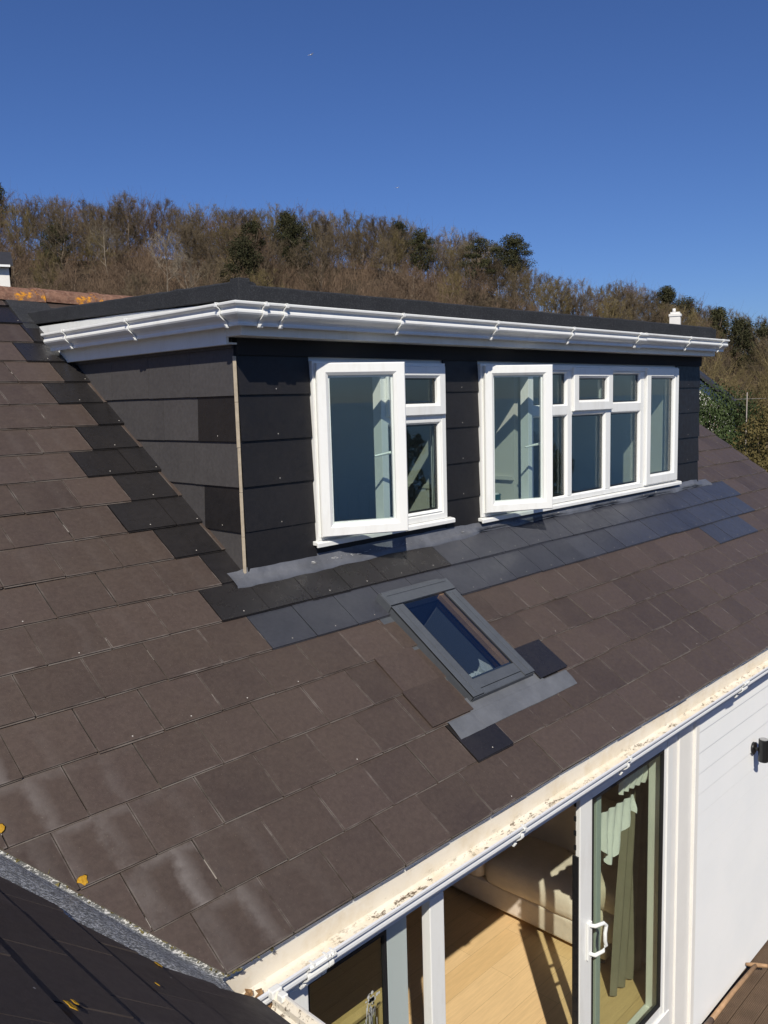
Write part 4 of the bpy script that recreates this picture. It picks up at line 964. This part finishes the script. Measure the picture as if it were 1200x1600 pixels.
def leaf_tree(seed, H, rad, base, mt, n=5000, leaf=.20, lumps=16, flat=1.0, mb_=None, top=0):
    rg = random.Random(seed); T = Tw(); K = Tw()
    p = Vector((0, 0, -.3)); d = Vector((rg.gauss(0, .05), rg.gauss(0, .05), 1)); pts = [p]
    for i in range(6): p = p+d*H*.92/6; d = (d+rv(rg, .07)).normalized(); pts.append(p)
    for i in range(6): T.seg(pts[i], pts[i+1], H*.022*(1-i/7), H*.022*(1-(i+1)/7))
    cs = []
    for k in range(lumps):
        h = base+(1-base)*(k+rg.random())/lumps; az = k*2.4+rg.uniform(-.4, .4); prof = math.sin(PI*min(1, (h-base)/(1-base)*.72+.25))**.7; R = rad*prof*rg.uniform(.3, .95)
        c = Vector((math.cos(az)*R, math.sin(az)*R, h*H)); lr = rad*rg.uniform(.28, .5); cs.append((c, lr)); i = min(int(h*6/.95), 5); T.seg(pts[max(0, i-1)], c, H*.008, H*.003)
    for k in range(n):
        c, lr = cs[rg.randrange(len(cs))]; q = rv(rg).normalized(); o = c+Vector((q.x, q.y, q.z*.72*flat))*lr*(rg.random()**.35)*rg.choice((1, 1, 1, 1.18))
        a = (q+rv(rg, .7)).normalized(); s1 = a.cross(rv(rg)).normalized(); s2 = a.cross(s1); l = leaf*rg.uniform(.6, 1.3); i = len(K.v)
        K.v += [tuple(o-s1*l*.5), tuple(o+s2*l*.45), tuple(o+s1*l*.6), tuple(o-s2*l*.4)]; K.f.append((i, i+1, i+2, i+3))
    return T.mesh('trunk', mb_ or M['bark']), K.mesh('crown', mt)
def proto(name, label, cat, meshes, group):
    o = thing(name, label, cat, (0, 0, -500), group)
    for nm, me in zip(('trunk', 'crown'), meshes):
        c = bpy.data.objects.new(nm, me); COL.objects.link(c); c.parent = o
    return o
USED = set()
def plant(pr, x, y, sc, sz=None, label=None, dz=0):
    z = float(ground_h(np.array(x), np.array(y)))+dz; rz = random.uniform(0, 6.28)
    s = (sc, sc, sz or sc)
    if pr not in USED:
        USED.add(pr); o = pr; o.location = (x, y, z); o.rotation_euler = (0, 0, rz); o.scale = s
    else: o = copy_tree(pr, (x, y, z), rz, s)
    if label: o['label'] = label
    return o
def polar(az, r): a = math.radians(az); return CAM.x+r*math.sin(a), CAM.y+r*math.cos(a)
G1 = 'bare trees of the hillside wood'
LB = 'bare brown leafless tree in the wood on the hillside behind the dormer'
BT = [proto('bare_tree', LB, 'tree', bare_tree(11+i, 10, (.5, .6, .72, .55, .65, .8)[i], (M['twig'], M['twig'], M['twig_r'], M['twig'], M['twig_y'], M['twig_r'])[i], start=(.22, .2, .18, .3, .15, .2)[i]), G1) for i in range(6)]
PT = [proto('bare_tree', 'pale barked leafless tree standing out of the brown wood', 'tree', bare_tree(71+i, 10, .55, M['twig_p'], M['bark_pale'], dens=.7, start=.35, tww=.014), 'pale bare trees in the hillside wood') for i in range(2)]
EV = [proto('evergreen_tree', 'dark ivy green tree among the bare brown trees of the hillside', 'tree', leaf_tree(31+i, 10, (2.6, 3.1, 2.3)[i], (.3, .25, .4)[i], M['ever'], 9000, .20, 30), 'dark evergreen trees in the hillside wood') for i in range(3)]
# skyline rows
for off, de, step in ((0, -.08, .80), (-20, -.75, 1.05)):
    az = 16.5
    while az < 75:
        r = float(DD(az))+off+random.uniform(-8, 6); x, y = polar(az, r); el = float(skyel(az))+random.gauss(de, .17)
        gz = float(ground_h(np.array(x), np.array(y))); h = .94+r*math.tan(math.radians(el))-gz; h = max(5, min(h, 16)); plant(random.choice(BT), x, y, h/10.2*random.uniform(.85, 1.05), h/10.2)
        az += random.uniform(.7, 1.3)*step
# the slope below
n = 0
while n < 150:
    az = random.uniform(16, 77); f = random.random()**.75; r = 52+(float(DD(az))-72)*f
    x, y = polar(az, r); s = random.uniform(.6, 1.0)*(.75+.3*f); plant(random.choice(BT), x, y, s*random.uniform(.95, 1.25), s); n += 1
# the rest of the wood, reading as one mass behind and between
def wood_mass():
    VV = []; FF = []; off = 0
    src = [(np.array([v.co for v in c.data.vertices]), np.array([p.vertices[:] for p in c.data.polygons if len(p.vertices) == 3])) for c in (BT[0].children[1], BT[3].children[1], BT[2].children[1])]
    for k in range(250):
        az = random.uniform(14, 79); D = float(DD(az)); r = D+random.uniform(-45, 22) if k % 3 else random.uniform(60, D-30); x, y = polar(az, r); z = float(ground_h(np.array(x), np.array(y)))
        h = .94+r*math.tan(math.radians(float(skyel(az))-random.uniform(.3, 1.2)))-z if r > D-30 else random.uniform(6, 9); h = max(5, min(12.5, h))
        vs, fs = src[k % 3]; a = random.uniform(0, 6.28); c, s_ = math.cos(a), math.sin(a); f = fs[RN.random(len(fs)) < .55]
        P = vs*np.array([h/10*1.05, h/10*1.05, h/10]); P = np.column_stack([P[:, 0]*c-P[:, 1]*s_+x, P[:, 0]*s_+P[:, 1]*c+y, P[:, 2]+z])
        VV.append(P); FF.append(f+off); off += len(P)
    V_ = np.concatenate(VV); F2 = np.concatenate(FF); me = bpy.data.meshes.new('woodland')
    me.vertices.add(len(V_)); me.vertices.foreach_set('co', V_.ravel()); me.loops.add(F2.size); me.loops.foreach_set('vertex_index', F2.ravel().astype(np.int32)); me.polygons.add(len(F2)); me.polygons.foreach_set('loop_start', np.arange(0, F2.size, 3, dtype=np.int32)); me.update(calc_edges=True)
    me.materials.append(M['twig']); o = bpy.data.objects.new('woodland', me); COL.objects.link(o); o['label'] = 'brown mass of bare twigs filling the wood between the nearer trees'; o['category'] = 'woodland'; o['kind'] = 'stuff'
wood_mass()
def at(az, r, pr, h, label=None, wide=1):
    x, y = polar(az, r); return plant(pr, x, y, h/10*wide, h/10, label)
for az, r, h in ((42.4, 150, 10.5), (32.0, 96, 9.0), (33.3, 92, 8), (50.6, 150, 11.5), (51.6, 148, 9.5), (28.6, 110, 8.5), (59.0, 165, 11), (62.4, 178, 10)): at(az, r, random.choice(PT), h)
for az, r, h, i in ((39.9, 128, 8.6, 0), (37.6, 112, 8.2, 2), (37.0, 96, 7.8, 1), (40.6, 120, 7.6, 1), (22.0, 150, 12.5, 2), (47.2, 150, 8.4, 0), (48.6, 146, 8.2, 1), (25.6, 120, 6, 1), (64.2, 180, 10.5, 0), (65.4, 186, 9.5, 1), (67.2, 150, 9, 2), (68.5, 120, 8.5, 0), (69.8, 130, 8, 1), (61.0, 140, 5, 1)): at(az, r, EV[i], h, wide=1.05)
pine = proto('pine_tree', 'flat topped dark pine leaning out above the skyline of the wood', 'tree', leaf_tree(5, 10, 3.2, .55, M['ever'], 9000, .17, 24, .75), None)
at(54.6, 150, pine, 11.6, wide=1.0)
pine2 = proto('pine_tree', 'broad layered dark pine just left of the skyline gap in the wood', 'tree', leaf_tree(9, 10, 3.6, .40, M['ever'], 7000, .19, 18, .5), None)
at(52.6, 134, pine2, 9)
# scrub: one mass of thin shoots over the lower slope
T = Tw(); rg = random.Random(3)
for k in range(2600):
    az = rg.uniform(14, 80); r = rg.uniform(34, float(DD(az))+6); x, y = polar(az, r); z = float(ground_h(np.array(x), np.array(y))); hh = rg.uniform(1.6, 3.6); c = Vector((x, y, z-.1))
    for j in range(34):
        d = Vector((rg.gauss(0, .42), rg.gauss(0, .42), 1)).normalized(); o = c+Vector((rg.gauss(0, .5), rg.gauss(0, .5), rg.uniform(0, hh*.5))); e = o+d*hh*rg.uniform(.4, .8); side = d.cross(rv(rg)).normalized(); T.tri(o, e, .026, side)
        for q in range(2): o2 = o.lerp(e, rg.uniform(.3, .9)); d2 = (d+rv(rg, .45)).normalized(); T.tri(o2, o2+d2*hh*.3, .018, d2.cross(rv(rg)).normalized())
sc = bpy.data.objects.new('scrub', T.mesh('scrub', M['twig_r'])); COL.objects.link(sc); sc['label'] = 'mass of leafless brown scrub covering the lower hillside'; sc['category'] = 'scrub'; sc['kind'] = 'stuff'
# bushes beyond the right end of the roof
b1 = proto('bush', 'dark green evergreen bush beyond the right end of the slate roof', 'bush', leaf_tree(41, 5, 2.3, .12, M['ever2'], 22000, .075, 34, .8), 'bushes beyond the right end of the roof')
def bush(az, r, toph, rad, pr, h0, label):
    x, y = polar(az, r); gz = float(ground_h(np.array(x), np.array(y))); h = .94+r*math.tan(math.radians(toph))-gz; o = plant(pr, x, y, rad, h/h0, label); return o
bush(66.6, 30, -.3, .75, b1, 5, 'wide dark green evergreen bush directly right of the dormer corner'); bush(68.4, 31, -.7, .7, b1, 5, 'dark green evergreen bush behind the television aerial')
bush(64.9, 34, -.2, .8, b1, 5, 'dark green evergreen bush half hidden behind the dormer')
b2 = proto('bush', 'brown green ivy bush at the right edge beside the roof verge', 'bush', leaf_tree(43, 5, 1.9, .1, M['olive'], 20000, .065, 30, .9), 'bushes beyond the right end of the roof')
bush(70.6, 22, -1.4, .75, b2, 5, 'brown olive leaved bush at the right edge beside the roof verge'); bush(72.6, 24, -1.0, .8, b2, 5, 'brown olive leaved bush farthest right beside the roof verge'); bush(69.3, 21, -4.2, .55, b2, 5, 'low brown olive bush just above the roof verge')
b3 = [proto('bare_tree', 'bare olive twigged tree beyond the right end of the dormer roof', 'tree', bare_tree(91+i, 10, .75, M['twig_y'], dens=1.35, start=.2, tww=.010), 'nearer bare trees right of the dormer') for i in range(2)]
for i, (az, r, te) in enumerate(((65.6, 42, 2.6), (67.3, 46, 2.9), (69.0, 44, 2.4), (70.6, 48, 2.6), (72.3, 43, 2.2), (63.6, 50, 3.8), (66.4, 60, 4.0), (69.7, 62, 3.8), (57, 48, 4.9), (53.5, 46, 5.2), (50, 50, 5.6), (60.5, 52, 4.6), (46.5, 52, 5.9), (43.3, 50, 6.2), (71.5, 60, 3.6))):
    x, y = polar(az, r); gz = float(ground_h(np.array(x), np.array(y))); h = .94+r*math.tan(math.radians(te))-gz; plant(b3[i % 2], x, y, h/10*.95, h/10)
# garden trees in front of the house (mirrored in the glass)
b4 = proto('garden_bush', 'dark leafy garden bush on the slope in front of the house', 'bush', leaf_tree(47, 4, 1.7, .1, M['ever'], 5000, .16, 18), 'garden bushes in front of the house')
for x, y, s in ((9, -9, .9), (13, -12, 1.1), (11.5, -7.5, .8), (17, -10, 1.1), (16, -16, 1.2), (7, -12, .8)): plant(b4, x, y, s)
# ------------------------------------------------------------------ neighbours
def cottage(name, label, az, r, w, d, ze, zr, zb, rot, roofm, wallm):
    x, y = polar(az, r); h = thing(name, label, 'house', (x, y, zb)); h.rotation_euler = (0, 0, rot)
    def B(mbx, nm, m, par=h):
        o = mbx.build(nm, m, None, origin=(0, 0, 0), bevel=0); o.parent = par; ORG[o] = Vector((0, 0, 0)); return o
    b = MB(); b.box((-w/2, -d/2, 0), (w/2, d/2, ze-zb)); b.prism([(-w/2, -d/2, ze-zb), (-w/2, d/2, ze-zb), (-w/2, 0, zr-zb-.1)], (w, 0, 0)); B(b, 'wall', wallm)
    b = MB(); e = .35
    for s in (-1, 1): b.prism([(-w/2-e, s*(d/2+e), ze-zb-.2), (w/2+e, s*(d/2+e), ze-zb-.2), (w/2+e, 0, zr-zb), (-w/2-e, 0, zr-zb)], (0, 0, .14))
    rf = B(b, 'roof', roofm)
    return h, rf, B
h, rf, B = cottage('house', 'dark roofed house with white windows at the far left above the ridge tiles', 20.2, 85, 7.6, 6, 13.6, 15.0, 1.0, math.radians(-21), M['houseroof'], M['render_w'])
for xx in (-2.4, -.2, 2.0):
    b = MB(); b.ring(xx-.9, xx+.9, 10.2, 12.2, [(0, -2.98), (0, -3.06), (.12, -3.06), (.12, -2.98)]); b.box((xx-.05, -3.05, 10.3), (xx+.05, -2.99, 12.1)); wf = B(b, 'window', M['upvc'])
    b = MB(); b.box((xx-.8, -3.03, 10.3), (xx+.8, -3.01, 12.1)); B(b, 'pane', M['gasket'], wf)
b = MB(); b.box((-3.9, -3.62, 12.3), (3.9, -3.40, 12.48)); B(b, 'gutter', M['upvc'])
h2, rf2, B2 = cottage('house', 'white house hidden behind the dormer with only its chimney showing', 64.55, 38, 4.0, 5, .4, 2.6, -5.0, math.radians(20), M['houseroof'], M['render_w'])
b = MB(); cz = 5.0; b.box((1.02, -.22, cz+1.9), (1.38, .22, cz+4.22)); b.box((.99, -.25, cz+4.22), (1.41, .25, cz+4.32)); b.box((1.05, -.19, cz+4.32), (1.35, .19, cz+4.40))
ch = B2(b, 'chimney', M['render_w'], rf2)
b = MB(); b.tube([(1.24, .06, cz+4.40), (1.24, .06, cz+4.56)], [.075, .065], 10)
B2(b, 'chimney_pot', M['render_w'], ch)
x, y = polar(69.0, 24); gz = float(ground_h(np.array(x), np.array(y)))
ae = thing('television_aerial', 'thin pale television aerial mast among bushes right of the dormer', 'aerial', (x, y, gz))
b = MB(); b.tube([(x, y, gz), (x, y, .94+24*math.tan(math.radians(-.05)))], .014, 6); b.build('mast', M['pale_joint'], ae)
b = MB(); zz = .94-24*math.tan(math.radians(.45)); b.tube([(x-.3, y+.2, zz), (x+.35, y-.25, zz)], .006, 5)
for k in range(5): t = k/4; c = Vector((x-.3+.65*t, y+.2-.45*t, zz)); b.tube([c+Vector((-.1, -.15, 0)), c+Vector((.1, .15, 0))], .004, 4)
b.build('antenna', M['pale_joint'], ae)
# gulls
def gull(u_az, el, r, label):
    x, y = polar(u_az, r); z = .94+r*math.tan(math.radians(el)); g = thing('gull', label, 'gull', (x, y, z)); b = MB()
    b.tube([(x-.2, y, z), (x-.1, y, z+.02), (x, y, z+.02), (x+.12, y, z+.03), (x+.2, y, z+.04)], [.01, .05, .065, .045, .012], 8); b.build('body', M['gullm'], g)
    for s in (-1, 1):
        b = MB(); P = [(x-.06, y+s*.05, z+.03), (x+.07, y+s*.05, z+.03), (x+.09, y+s*.3, z+.13), (x-.08, y+s*.6, z+.06), (x-.05, y+s*.3, z+.12)]; b.prism(P, (0, 0, .012)); b.build('wing', M['gullm'], g)
gull(41.9, 21.0, 120, 'small white gull high in the blue sky'); gull(47.2, 13.5, 170, 'tiny gull flying just above the wooded skyline')
